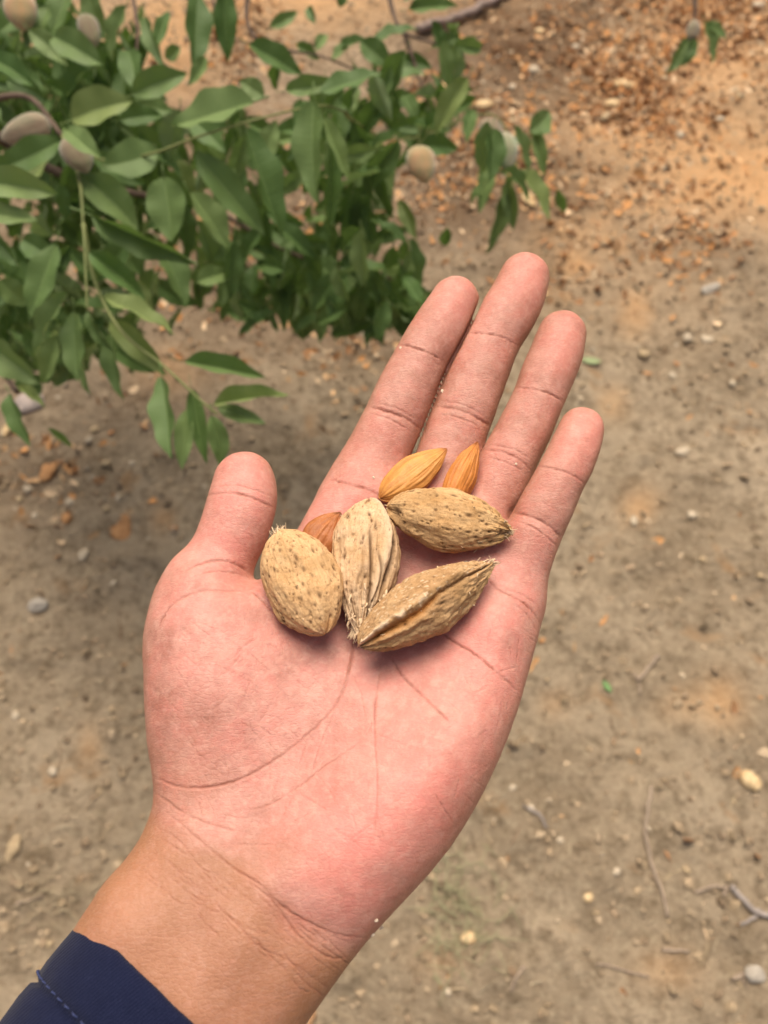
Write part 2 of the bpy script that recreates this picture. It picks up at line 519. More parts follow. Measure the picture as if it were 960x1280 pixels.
# ------------------------------------------------------------------ litter scattered past counting
OCT_V = np.array([[1, 0, 0], [-1, 0, 0], [0, 1, 0], [0, -1, 0], [0, 0, 1], [0, 0, -1], [.6, .6, .5], [-.6, .6, .5], [-.6, -.6, .5], [.6, -.6, .5]], float)
OCT_F = np.array([[0, 6, 9], [6, 2, 7], [7, 1, 8], [8, 3, 9], [4, 6, 7], [4, 7, 8], [4, 8, 9], [4, 9, 6], [0, 2, 6], [2, 1, 7], [1, 3, 8], [3, 0, 9],
                  [2, 0, 5], [1, 2, 5], [3, 1, 5], [0, 3, 5]])
def chip_base():
    V = []
    for k, yy in enumerate((-1, -0.35, 0.35, 1)):
        wd = (0.25, 0.9, 1.0, 0.3)[k]
        for xx in (-1, 0, 1):
            V.append([xx * wd * 0.5, yy, 0.28 * (abs(xx) ** 2) * wd + 0.12 * yy * yy])
    V = np.array(V)
    top = V + [0, 0, 0.07]
    F = grid_faces(4, 3)
    tri = np.vstack([F[:, [0, 1, 2]], F[:, [0, 2, 3]]])
    ntop = len(V)
    edge = [0, 1, 2, 5, 8, 11, 10, 9, 6, 3]
    side = []
    for i in range(len(edge)):
        a, b_ = edge[i], edge[(i + 1) % len(edge)]
        side += [[a, b_, b_ + ntop], [a, b_ + ntop, a + ntop]]
    return np.vstack([V, top]), np.vstack([tri[:, ::-1], tri + ntop, np.array(side)])
CHIP_V, CHIP_F = chip_base()
STK_V = np.array([[x, y, z] for y in (-1, 0, 1) for (x, z) in ((.05, 0), (-.03, .045), (-.03, -.045))], float)
STK_V[3:6, 0] += 0.08
STK_F = np.vstack([np.array([[k * 3 + a, k * 3 + (a + 1) % 3, k * 3 + 3 + (a + 1) % 3] for k in (0, 1) for a in range(3)]),
                   np.array([[k * 3 + a, k * 3 + 3 + (a + 1) % 3, k * 3 + 3 + a] for k in (0, 1) for a in range(3)])])

def scatter(name, pts, base, size_fn, cols, flat, label, cat, tiltmax=0.5, wid=(0.7, 1.3)):
    BV, BF = base
    n = len(pts)
    rg = np.random.default_rng(len(name) * 7 + n)
    yaw = rg.uniform(0, 2 * math.pi, n)
    tx, ty = rg.normal(0, tiltmax, n), rg.normal(0, tiltmax, n)
    sz = size_fn(rg, n)
    sc = np.stack([sz * rg.uniform(*wid, n), sz, sz * flat * rg.uniform(0.6, 1.3, n)], 1)
    V = BV[None] * sc[:, None, :] * (1 + 0.22 * rg.normal(0, 1, (n, len(BV), 1)) * (base is not None))
    cx, sx, cy, sy, cz, sz_ = np.cos(tx), np.sin(tx), np.cos(ty), np.sin(ty), np.cos(yaw), np.sin(yaw)
    x, y, z = V[..., 0], V[..., 1], V[..., 2]
    y, z = y * cx[:, None] - z * sx[:, None], y * sx[:, None] + z * cx[:, None]
    x, z = x * cy[:, None] + z * sy[:, None], -x * sy[:, None] + z * cy[:, None]
    x, y = x * cz[:, None] - y * sz_[:, None], x * sz_[:, None] + y * cz[:, None]
    low = z.min(1)
    gz = soil_height(pts[:, 0], pts[:, 1])
    z = z - low[:, None] * 0.72 + gz[:, None] - 0.001
    x = x + pts[:, 0:1]; y = y + pts[:, 1:2]
    F = (BF[None] + (np.arange(n) * len(BV))[:, None, None]).reshape(-1, 3)
    C = np.array(cols)[rg.integers(0, len(cols), n)] * rg.uniform(0.7, 1.25, (n, 1))
    C = np.repeat(np.hstack([C, np.ones((n, 1))]), len(BV), 0)
    me = mesh_from(name, np.stack([x, y, z], -1).reshape(-1, 3), F, False, None, {'col': C})
    return link(name, me, M_PIECE, label=label, cat=cat, kind='stuff')

def sample_ground(n, dens, seed):
    rg = np.random.default_rng(seed)
    out = []
    while sum(len(o) for o in out) < n:
        x = rg.uniform(-1.8, 1.8, 40000); y = rg.uniform(-0.1, 3.6, 40000)
        px, py, z = to_pixel(np.stack([x, y, 0 * x], -1))
        ok = (z > 0.3) & (px > -120) & (px < 1080) & (py > -120) & (py < 1400)
        d = dens(px, py)
        d = d * np.clip(1.0 + 1.1 * fbm(x * 3.2, y * 3.2, seed=seed, oct=3), 0.08, 2.2) / 2.2
        ok &= rg.uniform(0, 1, len(x)) < d
        out.append(np.stack([x[ok], y[ok]], 1))
    return np.vstack(out)[:n]
MULCH = [(810, 175, 180, 100, 1.0), (640, 200, 110, 110, 0.55), (900, 60, 150, 110, 0.7), (600, 280, 120, 90, 0.7), (330, 350, 200, 110, 0.16),
         (80, 590, 120, 60, 0.10), (690, 330, 90, 50, 0.5), (860, 330, 60, 35, 0.5), (460, 420, 90, 50, 0.6), (320, 95, 40, 45, 0.8)]
mul = lambda px, py: np.clip(blobs(px, py, MULCH), 0, 1)
chips = sample_ground(11000, lambda px, py: np.maximum(mul(px, py), 0.004), 101)
scatter('hull_litter', chips, (CHIP_V, CHIP_F), lambda r, n: 0.0035 + 0.0095 * r.power(0.55, n),
        [(0.68, 0.36, 0.15), (0.78, 0.50, 0.26), (0.48, 0.23, 0.095), (0.26, 0.13, 0.06), (0.64, 0.32, 0.12), (0.76, 0.56, 0.35), (0.40, 0.21, 0.10)],
        0.8, 'broken dry hulls and orange leaf bits covering the bank', 'litter')
grav = sample_ground(5200, lambda px, py: np.clip(0.10 + 0.5 * mul(px, py) + 0.35 * blobs(px, py, [(90, 600, 150, 90, 1), (860, 350, 60, 45, 1), (800, 420, 200, 80, .3), (450, 430, 120, 50, .8)]), 0, 1), 103)
scatter('gravel', grav, (OCT_V, OCT_F), lambda r, n: 0.0014 + 0.0052 * r.power(0.32, n),
        [(0.40, 0.31, 0.20), (0.52, 0.42, 0.29), (0.33, 0.25, 0.16), (0.26, 0.18, 0.11), (0.62, 0.52, 0.38), (0.44, 0.27, 0.14)],
        0.7, 'small grit and pale pebbles strewn over the bare dirt', 'gravel')
clod = sample_ground(14000, lambda px, py: np.clip(0.45 + 0 * px, 0, 1) * (1 - 0.6 * mul(px, py)), 107)
scatter('soil_crumbs', clod, (OCT_V, OCT_F), lambda r, n: 0.0018 + 0.0065 * r.power(0.35, n),
        [(0.36, 0.27, 0.17), (0.30, 0.22, 0.14), (0.43, 0.33, 0.215), (0.33, 0.25, 0.155)],
        0.6, 'loose crumbs of brown soil over the ground', 'soil')
strw = sample_ground(1500, lambda px, py: np.clip(0.13 + 0.4 * mul(px, py) + 0.8 * blobs(px, py, [(600, 1100, 130, 150, 1), (60, 1130, 100, 60, 1), (880, 1150, 120, 120, .5)]), 0, 1), 109)
scatter('dry_straw', strw, (STK_V, STK_F), lambda r, n: r.uniform(0.005, 0.022, n),
        [(0.46, 0.36, 0.22), (0.36, 0.27, 0.17), (0.24, 0.16, 0.10), (0.55, 0.46, 0.31)],
        0.9, 'short dry grass straws scattered on the dirt', 'straw', 0.15, (0.5, 1.0))

# ------------------------------------------------------------------ single pieces lying on the ground
def stone(px, py, wpx, hpx, m, label, name='stone', cat='stone', rot=0.0, seed=0, group=None, flat=0.6):
    p = g3(px, py)
    depth = to_pixel(p)[2]
    u = np.linspace(0, math.pi, 10); th = np.linspace(0, 2 * math.pi, 14, endpoint=False)
    U, T_ = np.meshgrid(u, th, indexing='ij')
    V = np.stack([np.sin(U) * np.cos(T_), np.sin(U) * np.sin(T_), np.cos(U)], -1).reshape(-1, 3)
    k = 1 + (0.5 if cat == 'clod' else 0.3) * fbm(V[:, 0] * 1.4 + seed * 3.7, V[:, 1] * 1.4, V[:, 2] * 1.4, seed=seed, oct=3)
    V = V * k[:, None]
    a = wpx * depth / FPX / 2; bb = hpx * depth / FPX / 2 * 1.15
    V = V * [a, bb, min(a, bb) * flat]
    me = mesh_from(name, V, grid_faces(10, 14, True), True)
    o = link(name, me, m, label=label, cat=cat, group=group)
    o.location = p + np.array([0, 0, min(a, bb) * flat * 0.45])
    o.rotation_euler = (0, 0, rot)
    return o
PALE = plain('pale_stone', (0.52, 0.43, 0.31), (0.40, 0.32, 0.22))
CREAM = plain('cream_shell_bit', (0.68, 0.52, 0.30), (0.5, 0.33, 0.16))
TAN = plain('tan_stone', (0.42, 0.32, 0.19), (0.33, 0.24, 0.14))
GREY = plain('grey_stone', (0.30, 0.26, 0.21), (0.42, 0.37, 0.30))
CLOD = plain('orange_clod', (0.52, 0.29, 0.13), (0.42, 0.2, 0.08), 70, 0.95, 0.004)
RUST = plain('rust_clod', (0.43, 0.23, 0.10), (0.32, 0.16, 0.07), 70, 0.95, 0.004)
stone(105, 695, 13, 17, PALE, 'pale cream pebble alone on the dirt left of the thumb', seed=1)
stone(8, 539, 11, 20, CREAM, 'bright cream pebble at the left edge under the hanging leaves', seed=2)
stone(17, 1062, 18, 28, TAN, 'tan upright pebble on the dirt above the navy sleeve', seed=3)
stone(48, 758, 26, 16, GREY, 'grey stone half sunk in dirt far left of the hand', seed=4, rot=0.3)
stone(936, 976, 22, 24, CREAM, 'peach coloured pebble on bare dirt at the right edge', seed=5, rot=0.8)
stone(62, 592, 20, 24, CLOD, 'bright orange clod beside white chips at the left', 'clod', 'clod', seed=6)
stone(152, 662, 26, 36, RUST, 'flat orange clod left of the thumb tip', 'clod', 'clod', seed=7, flat=0.25)
stone(84, 650, 12, 14, CLOD, 'tiny reddish orange clod near the cream pebble', 'clod', 'clod', seed=8)
stone(888, 362, 32, 12, GREY, 'flat grey stone lying by the dark gravel patch at right', seed=11, rot=0.45)
stone(883, 426, 16, 13, PALE, 'pale round pebble right of the gravel patch', seed=12)
stone(859, 423, 12, 12, PALE, 'small pale pebble left beside a larger pale round one', seed=13)
stone(805, 443, 15, 12, TAN, 'tan pebble on the dirt right of the ring fingertip', seed=14)
stone(852, 566, 18, 12, PALE, 'whitish flat pebble right of the little fingertip', seed=15)
stone(865, 645, 11, 11, PALE, 'small white pebble on the dirt right of the little finger', seed=16)
stone(792, 652, 10, 12, PALE, 'tiny white pebble nearest the little finger', seed=17)
stone(668, 89, 14, 13, PALE, 'white round pebble on the dark soil behind the fingers', seed=20)
stone(605, 133, 26, 15, CREAM, 'cream husk among the leaves of the right sprig', 'husk_bit', 'husk', seed=21, rot=0.2)
stone(780, 108, 30, 12, CREAM, 'long pale husk on the orange litter bank', 'husk_bit', 'husk', seed=22, rot=-0.1)
stone(765, 132, 18, 13, CREAM, 'pale husk lump just below the long pale husk', 'husk_bit', 'husk', seed=23)
stone(757, 148, 18, 12, TAN, 'yellowish husk piece in the middle of the litter bank', 'husk_bit', 'husk', seed=24, rot=0.5)
stone(947, 8, 16, 11, PALE, 'white stone in the top right corner', seed=25)
stone(675, 40, 12, 10, CREAM, 'small cream stone near the top on dark soil', seed=26)
stone(663, 1010, 10, 9, PALE, 'white pebble right of the heel of the hand', seed=28)
stone(735, 1122, 12, 10, CREAM, 'cream pebble left of the long twig', seed=29)
stone(586, 1172, 18, 14, CREAM, 'cream stone beside the dry grass tuft', seed=30)
stone(944, 1218, 26, 18, GREY, 'pale grey flat stone at the lower right edge', seed=31)
stone(677, 800, 9, 10, CLOD, 'tiny orange pebble next to the palm edge', seed=32)
stone(40, 505, 34, 26, plain('dusty_stone', (0.5, 0.40, 0.33), (0.34, 0.29, 0.27)), 'pinkish grey stone below the lowest left leaves', seed=33, rot=0.5)
spots = [(118, 538), (112, 550), (35, 612), (25, 625), (44, 645), (88, 628), (132, 580), (165, 580), (148, 622), (133, 637), (915, 480), (840, 470), (878, 700),
         (640, 985), (700, 1050), (858, 1088), (560, 1240), (770, 1090), (950, 720), (20, 895), (66, 965), (62, 1180), (900, 150), (850, 170), (925, 120), (720, 60), (640, 110), (830, 100)]
for k, (x, y) in enumerate(spots):
    r_ = random.Random(k)
    stone(x, y, r_.uniform(8, 12), r_.uniform(7, 11), PALE if k % 3 else TAN, 'small pale pebble lying among the dirt crumbs', 'pebble', 'pebble', r_.uniform(0, 3), 50 + k, 'small pale pebbles on the dirt')

def twig(paths, m, label, name='twig', cat='twig', sides=7):
    B = Bag()
    for (pp, r0, r1, lift) in paths:
        pts = np.array([g3(x, y, 0) for x, y in pp])
        pts = spline(pts, 5 * len(pts))
        z = soil_height(pts[:, 0], pts[:, 1])
        pts[:, 2] = z + np.linspace(r0, r1, len(pts)) * 0.6 + lift
        pts += RNG.normal(0, 0.0008, pts.shape)
        B.add(*tube(pts, np.linspace(r0, r1, len(pts)), sides, 0.12, 3))
    c0 = np.vstack(B.V).mean(0)
    me = mesh_from(name, np.vstack(B.V) - c0, B.F, True)
    o = link(name, me, m, label=label, cat=cat)
    o.location = c0
    return o
TWIG = plain('dry_twig', (0.40, 0.31, 0.22), (0.24, 0.18, 0.13), 200)
TWIGG = plain('grey_twig', (0.36, 0.31, 0.27), (0.24, 0.20, 0.17), 200)
twig([([(813, 985), (807, 1030), (812, 1075), (826, 1115), (834, 1146)], 0.0035, 0.0028, 0.002)], TWIG, 'long thin bent twig lying on the dirt at lower right')
twig([([(912, 1108), (930, 1128), (948, 1142), (975, 1150)], 0.0045, 0.0045, 0.003), ([(948, 1142), (938, 1150), (925, 1156)], 0.003, 0.002, 0.002)], TWIGG, 'forked grey twig on the dirt at the right edge')
twig([([(868, 1116), (888, 1109), (906, 1110), (902, 1120)], 0.003, 0.0025, 0.002)], TWIG, 'short pale twig pointing at the forked grey twig')
twig([([(822, 820), (808, 838), (797, 852)], 0.004, 0.003, 0.002), ([(797, 852), (792, 842)], 0.002, 0.002, 0.002), ([(797, 852), (800, 868)], 0.002, 0.002, 0.0)], TWIG, 'short stubby twig beside a green leaf bit right of the palm')
twig([([(745, 1204), (775, 1212), (812, 1222)], 0.002, 0.0015, 0.001)], TWIG, 'thin straw coloured twig below the long bent twig')
twig([([(655, 1208), (645, 1222), (638, 1238)], 0.003, 0.0018, 0.001)], TWIG, 'short upright straw right of the dry grass tuft')
twig([([(828, 1188), (860, 1189)], 0.003, 0.002, 0.001)], TWIG, 'small level stick just under the long bent twig')
twig([([(915, 1225), (935, 1215)], 0.003, 0.003, 0.001), ([(925, 1220), (933, 1235)], 0.002, 0.0015, 0.001)], TWIG, 'small twig next to the pale grey stone')
twig([([(655, 1008), (672, 1018), (684, 1035)], 0.003, 0.002, 0.002)], TWIGG, 'curved straw bit right of the palm heel')
twig([([(20, 1132), (35, 1126), (55, 1120)], 0.003, 0.002, 0.002)], TWIG, 'pale straw bit above the sleeve cuff')
twig([([(520, 45), (560, 35), (600, 14), (640, -10), (700, -45)], 0.013, 0.011, 0.012)], plain('hose_grey', (0.32, 0.25, 0.21), (0.20, 0.14, 0.11), 80), 'grey brown stick lying across the soil at the top', 'stick', 'stick', 10)
# green leaf bit, dry grass tuft
def flat_leaf(px, py, lpx, wpx, m, rot, label, name, cat):
    p = g3(px, py); dep = to_pixel(p)[2]
    L, W_ = lpx * dep / FPX, wpx * dep / FPX
    ys = np.linspace(0, 1, 8)
    V = []
    for y in ys:
        hw = math.sin(math.pi * min(max(y, 0.02), 0.99)) ** 0.8 * 0.5
        for x in (-1, -0.5, 0, 0.5, 1):
            V.append([x * hw * W_, (y - 0.5) * L, 0.12 * W_ * abs(x) + 0.15 * L * (y - 0.5) ** 2])
    me = mesh_from(name, V, grid_faces(8, 5), True, {'rib': np.tile([0, 0, 1, 0, 0], 8)})
    o = link(name, me, m, label=label, cat=cat)
    o.location = p + np.array([0, 0, 0.004]); o.rotation_euler = (0, 0, rot)
flat_leaf(758, 859, 18, 8, plain('fresh_leaf', (0.13, 0.24, 0.08), (0.17, 0.27, 0.11)), 0.5, 'small bright green leaf bit on the dirt right of the palm', 'leaf_bit', 'leaf')
flat_leaf(738, 453, 26, 11, plain('pale_green_leaf', (0.30, 0.35, 0.18), (0.26, 0.30, 0.15)), 1.4, 'pale green leaf bit beside the ring finger', 'leaf_bit', 'leaf')
flat_leaf(660, 250, 38, 16, plain('pale_dry_leaf', (0.5, 0.4, 0.22), (0.4, 0.25, 0.12)), 0.3, 'dry curled tan leaf on the soil above the longest finger', 'dry_leaf', 'leaf')
B = Bag(); rg = np.random.default_rng(5)
for k in range(120):
    bx, by = rg.normal(575, 22), rg.normal(1140, 40)
    p0 = g3(bx, by); a = rg.uniform(0, 2 * math.pi); L = rg.uniform(0.02, 0.055)
    p2 = p0 + L * np.array([math.cos(a), math.sin(a), rg.uniform(0.05, 0.35)])
    p1 = (p0 + p2) / 2 + np.array([0, 0, 0.006]); p0[2] -= 0.002
    B.add(*tube(spline([p0, p1, p2], 6), np.linspace(0.0009, 0.0004, 6), 4))
me = B.mesh('grass_tuft')
link('grass_tuft', me, plain('dry_grass', (0.46, 0.40, 0.24), (0.30, 0.30, 0.16)), label='flattened tuft of dry pale grass right of the wrist', cat='grass', kind='stuff')
B = Bag()
for k in range(40):
    bx, by = rg.normal(50, 45), rg.normal(1125, 18)
    p0 = g3(bx, by); a = rg.uniform(-0.6, 0.9); L = rg.uniform(0.015, 0.05)
    p2 = p0 + L * np.array([math.cos(a), math.sin(a), rg.uniform(0.02, 0.2)])
    p0[2] -= 0.002
    B.add(*tube(spline([p0, (p0 + p2) / 2 + np.array([0, 0, 0.004]), p2], 6), np.linspace(0.0011, 0.0005, 6), 4))
link('grass_tuft', B.mesh('grass_tuft'), plain('straw_grass', (0.50, 0.41, 0.27), (0.36, 0.28, 0.17)), label='flattened straw coloured grass above the navy cuff', cat='grass', kind='stuff')

# ================================================================== ALMOND TREE
TREE = np.array([-1.75, 2.75, 0.0])
TREE[2] = float(soil_height(TREE[0:1], TREE[1:2])[0])
tree = link('almond_tree', None, label='leafy green almond tree with drooping twigs and fuzzy hulls, filling the upper left', cat='tree')
tree.location = TREE
def part(name, me, m, parent=tree, origin=None):
    o = link(name, me, m, parent)
    return o
tr_path = spline([TREE + [0, 0, -0.1], TREE + [0.03, -0.02, 0.4], TREE + [-0.02, 0.03, 0.8], TREE + [0.05, -0.05, 1.25]], 20)
V, F = tube(tr_path, np.linspace(0.10, 0.065, 20) * (1 + 0.5 * np.exp(-np.linspace(0, 6, 20))), 16, 0.05, 2)
part('trunk', mesh_from('trunk', V - TREE, F), M_BARK)
TOP = tr_path[-1]; MID = tr_path[12]
def limb(pts, r0, r1, m=M_BARK, name='branch', n=None, sides=8):
    p = spline(pts, n or 7 * len(pts))
    V, F = tube(p, r1 + (r0 - r1) * (1 - np.linspace(0, 1, len(p))) ** 2.2, sides, 0.06, len(pts))
    part(name, mesh_from(name, V - TREE, F), m)
    return p
A = lambda x, y, d: at(x, y, d)
limb_a = limb([TOP, TOP + [0.35, -0.35, 0.25], A(-160, 90, 1.05), A(-60, 130, 0.95), A(30, 120, 0.93), A(78, 170, 0.88)], 0.026, 0.0026)
limb_b = limb([TOP, TOP + [0.4, -0.2, 0.35], A(-60, -160, 1.25), A(150, -90, 1.2), A(330, -60, 1.3), A(480, -45, 1.35)], 0.032, 0.010)
limb_c = limb([MID, MID + [0.35, -0.45, 0.2], A(-250, 330, 0.95), A(-110, 400, 0.85), A(-10, 455, 0.8), A(22, 490, 0.78)], 0.024, 0.0025)
limb_d = limb([A(-60, 130, 0.95), A(60, 210, 1.05), A(160, 240, 1.08), A(260, 260, 1.12), A(350, 310, 1.15), A(420, 335, 1.18), A(500, 350, 1.2)], 0.008, 0.002)
stem = []
stem.append(limb([A(78, 170, 0.88), A(130, 200, 0.85), A(190, 192, 0.82), A(250, 170, 0.8), A(330, 147, 0.8), A(400, 132, 0.84), A(432, 140, 0.86)], 0.0021, 0.0010, M_STEM, 'twig'))
stem.append(limb([A(78, 170, 0.88), A(98, 220, 0.80), A(104, 280, 0.76), A(107, 340, 0.745), A(109, 388, 0.74)], 0.0021, 0.0010, M_STEM, 'twig'))
stem.append(limb([A(104, 280, 0.76), A(118, 350, 0.76), A(150, 412, 0.745), A(205, 458, 0.735), A(250, 500, 0.73), A(272, 518, 0.73)], 0.0022, 0.0009, M_STEM, 'twig'))
stem.append(limb([A(432, 140, 0.86), A(440, 150, 1.0), A(480, 172, 1.15), A(530, 170, 1.2), A(590, 145, 1.25), A(625, 150, 1.25), A(645, 205, 1.25), A(640, 240, 1.25)], 0.0024, 0.0012, M_STEM, 'twig'))
stem.append(limb([A(480, -45, 1.35), A(490, 10, 1.28), A(505, 40, 1.24), A(545, 55, 1.22)], 0.0060, 0.002, M_BARK, 'twig'))
stem.append(limb([A(330, -60, 1.3), A(308, 10, 1.22), A(328, 55, 1.2), A(400, 70, 1.2), A(450, 90, 1.2)], 0.0050, 0.0015, M_BARK, 'twig'))
stem.append(limb([A(150, -90, 1.2), A(165, -10, 1.0), A(172, 50, 0.95), A(160, 100, 0.93)], 0.0045, 0.0015, M_BARK, 'twig'))
stem.append(limb([A(150, -90, 1.2), A(230, -50, 1.1), A(262, -10, 1.02), A(270, 30, 1.0)], 0.0045, 0.0015, M_BARK, 'twig'))
stem.append(limb([A(505, 40, 1.24), A(525, 100, 1.24), A(540, 150, 1.25)], 0.0040, 0.0015, M_BARK, 'twig'))

def leaf_mesh(seed):
    rg = np.random.default_rng(seed)
    nl, xs = 13, np.array([-1, -0.66, -0.3, -0.07, 0.0, 0.07, 0.3, 0.66, 1])
    fold = rg.uniform(0.25, 0.6); droop = rg.uniform(-0.05, 0.20); twist = rg.uniform(-0.35, 0.35); side = rg.uniform(-0.06, 0.06)
    V, rib = [], []
    for i in range(nl):
        y = i / (nl - 1)
        hw = (max(y, 0.0) + 0.015) ** 0.70 * (1.0 - y) ** 0.95 * 1.96
        hw = max(hw, 0.012)
        for x in xs:
            wave = 0.035 * math.sin(y * 15 + seed) * abs(x) ** 2
            X, Z = x * hw * 0.5, fold * abs(x) * hw * 0.5 + wave
            a = twist * (y - 0.3)
            X, Z = X * math.cos(a) - Z * math.sin(a), X * math.sin(a) + Z * math.cos(a)
            V.append([X + side * math.sin(y * 3), y, Z])
            rib.append(1.0 if abs(x) < 0.05 else 0.0)
    V = np.array(V)
    bend = droop
    F = grid_faces(nl, len(xs)).tolist()
    n0 = len(V)
    pt, pf = tube(np.array([[0, 0.04, 0], [0.01, -0.08, 0.0], [0.0, -0.2, 0.03]]), [0.011, 0.011, 0.013], 4)
    V = np.vstack([V, pt * [1, 1, 1]])
    F += [[i + n0 for i in f] for f in pf]
    rib += [1.0] * len(pt)
    return V, F, np.array(rib), bend
LEAVES = []
for s in range(8):
    V, F, rib, bend = leaf_mesh(s)
    V = V.copy(); V[:, 2] -= bend * np.maximum(V[:, 1], 0) ** 2 * 0.8
    LEAVES.append(mesh_from('leaf', V, F, True, {'rib': rib}))
    LEAVES[-1].materials.append(M_LEAF)
CAMDIR = -FW
def leaf(base, tip, width, parent, nrm=None, k=None):
    base, tip = np.asarray(base), np.asarray(tip)
    y = tip - base
    L = np.linalg.norm(y); y = y / L
    nrm = np.array([0, -0.25, 1.0]) if nrm is None else nrm
    x = np.cross(y, nrm); x /= np.linalg.norm(x) + 1e-9
    z = np.cross(x, y)
    o = bpy.data.objects.new('leaf', LEAVES[random.randrange(8) if k is None else k])
    S.collection.objects.link(o)
    o.parent = parent
    pl = np.array(parent.location)
    c = base - pl
    wx = width / 0.55
    sx = wx
    o.matrix_local = Matrix([[x[0] * sx, y[0] * L, z[0] * L, c[0]], [x[1] * sx, y[1] * L, z[1] * L, c[1]], [x[2] * sx, y[2] * L, z[2] * L, c[2]], [0, 0, 0, 1]])
    return o
# leaves the photograph shows one by one: base pixel, tip pixel, width in pixels, distance
HERO = [
 (90,150,164,122,46,.86),(38,38,84,82,24,.92),(68,46,130,82,36,.9),(-12,72,44,110,28,.86),(158,8,134,74,30,.93),(183,22,203,84,19,.94),(165,118,234,90,34,.88),
 (160,64,168,112,30,.92),(247,-6,243,86,35,1.0),(257,72,236,108,17,.98),(281,-10,287,74,28,1.0),(316,128,214,156,52,.8),(312,56,378,94,31,.95),(358,113,420,98,24,.86),
 (402,115,477,90,31,.84),(393,128,391,250,40,.78),(404,148,437,228,19,.82),(411,180,412,284,18,.86),(306,163,362,288,36,.8),(246,192,332,295,38,.82),(238,242,285,312,34,.88),
 (205,222,214,302,48,.82),(-34,228,72,243,38,.66),(-34,262,48,275,27,.66),(-20,285,24,334,26,.68),(196,190,126,206,46,.83),(104,220,172,288,42,.8),(116,270,246,330,31,.76),
 (76,176,-8,212,36,.795),(84,163,124,190,27,.755),(112,316,181,374,27,.75),(129,372,218,416,31,.72),(85,367,34,447,31,.74),(93,390,96,477,31,.75),(110,388,138,442,16,.76),
 (104,420,105,494,21,.79),(140,418,148,497,25,.79),(139,402,209,470,29,.76),(70,306,37,398,36,.79),(72,420,50,480,25,.82),(-28,420,49,480,40,.76),(12,493,33,557,23,.76),
 (24,484,53,504,14,.79),(60,535,92,560,9,.9),(232,452,332,469,25,.74),(268,505,361,492,23,.73),(273,510,332,529,20,.735),(203,472,211,572,34,.73),(233,513,227,587,23,.74),
 (240,488,259,577,21,.745),(265,520,276,584,25,.725),(345,322,355,412,25,1.1),(354,322,379,392,17,1.1),(395,345,401,428,29,1.15),(425,350,431,422,19,1.17),(438,320,492,364,21,1.14),
 (383,322,432,347,21,1.13),(451,52,489,84,28,1.16),(472,100,532,92,27,1.16),(424,60,462,47,15,1.2),(468,50,522,35,23,1.2),(512,12,572,4,21,1.24),(540,26,554,68,16,1.24),
 (522,184,572,186,26,1.18),(662,165,690,136,28,1.24),(666,162,681,220,17,1.25),(648,213,690,270,25,1.24),(610,198,600,264,21,1.22),(634,228,641,288,19,1.23),(630,238,611,318,19,1.24),
 (590,138,585,174,17,1.22),(470,180,462,236,26,1.15),(452,185,440,250,22,1.12),(478,195,488,245,18,1.2),(338,35,372,12,16,1.2),(385,10,395,30,13,1.24),(424,8,436,-20,14,1.24),
 (370,55,400,75,15,1.2),(395,62,410,42,14,1.2),(435,55,415,75,15,1.2),(505,0,545,-12,20,1.24),(360,88,345,62,18,1.2),(0,150,-40,120,30,.85),(0,40,40,10,34,.95),(60,10,30,60,30,.95),
 (110,-10,130,40,30,1.0),(85,-10,60,40,30,1.0),(10,100,60,128,26,.98),(210,15,190,70,16,1.02),(225,60,205,72,18,1.0),(150,150,205,145,24,.9),(175,130,215,140,26,.92),(330,120,300,100,26,.95),
 (60,200,10,250,34,.9),(30,300,70,330,30,.86),(0,350,40,380,30,.85),(160,300,120,350,30,.9),(200,310,235,380,34,.95),(165,350,190,400,22,.9),(290,210,270,270,30,.95),(240,150,280,190,30,.95),
 (330,200,345,150,26,.95),(380,150,360,200,24,.95),(430,170,420,120,22,1.0),(505,120,520,150,20,1.2),(480,130,520,120,22,1.2),(545,120,575,150,18,1.25),(560,150,540,170,18,1.25),
 (540,60,575,40,18,1.28),(500,75,540,85,20,1.25),(300,300,340,330,26,1.1),(270,300,300,350,24,1.1),(320,330,310,380,20,1.15),(280,345,275,385,18,1.15),(455,330,470,380,20,1.2),(480,350,505,395,18,1.22),
 (510,340,530,380,16,1.22),(420,310,460,290,22,1.15),(470,300,510,285,20,1.18),(500,250,520,300,18,1.2),(380,290,350,310,22,1.12),(330,345,360,370,18,1.15),(520,310,500,350,18,1.2)]
rl = random.Random(3)
for (x0, y0, x1, y1, wpx, d) in HERO:
    dd = rl.uniform(-0.02, 0.025)
    base, tip = A(x0, y0, d), A(x1, y1, d + dd)
    nr = np.array([rl.gauss(0, 0.35), -0.55 + rl.gauss(0, 0.3), 0.8])
    leaf(base, tip, wpx * d / FPX * 0.88, tree, nr)
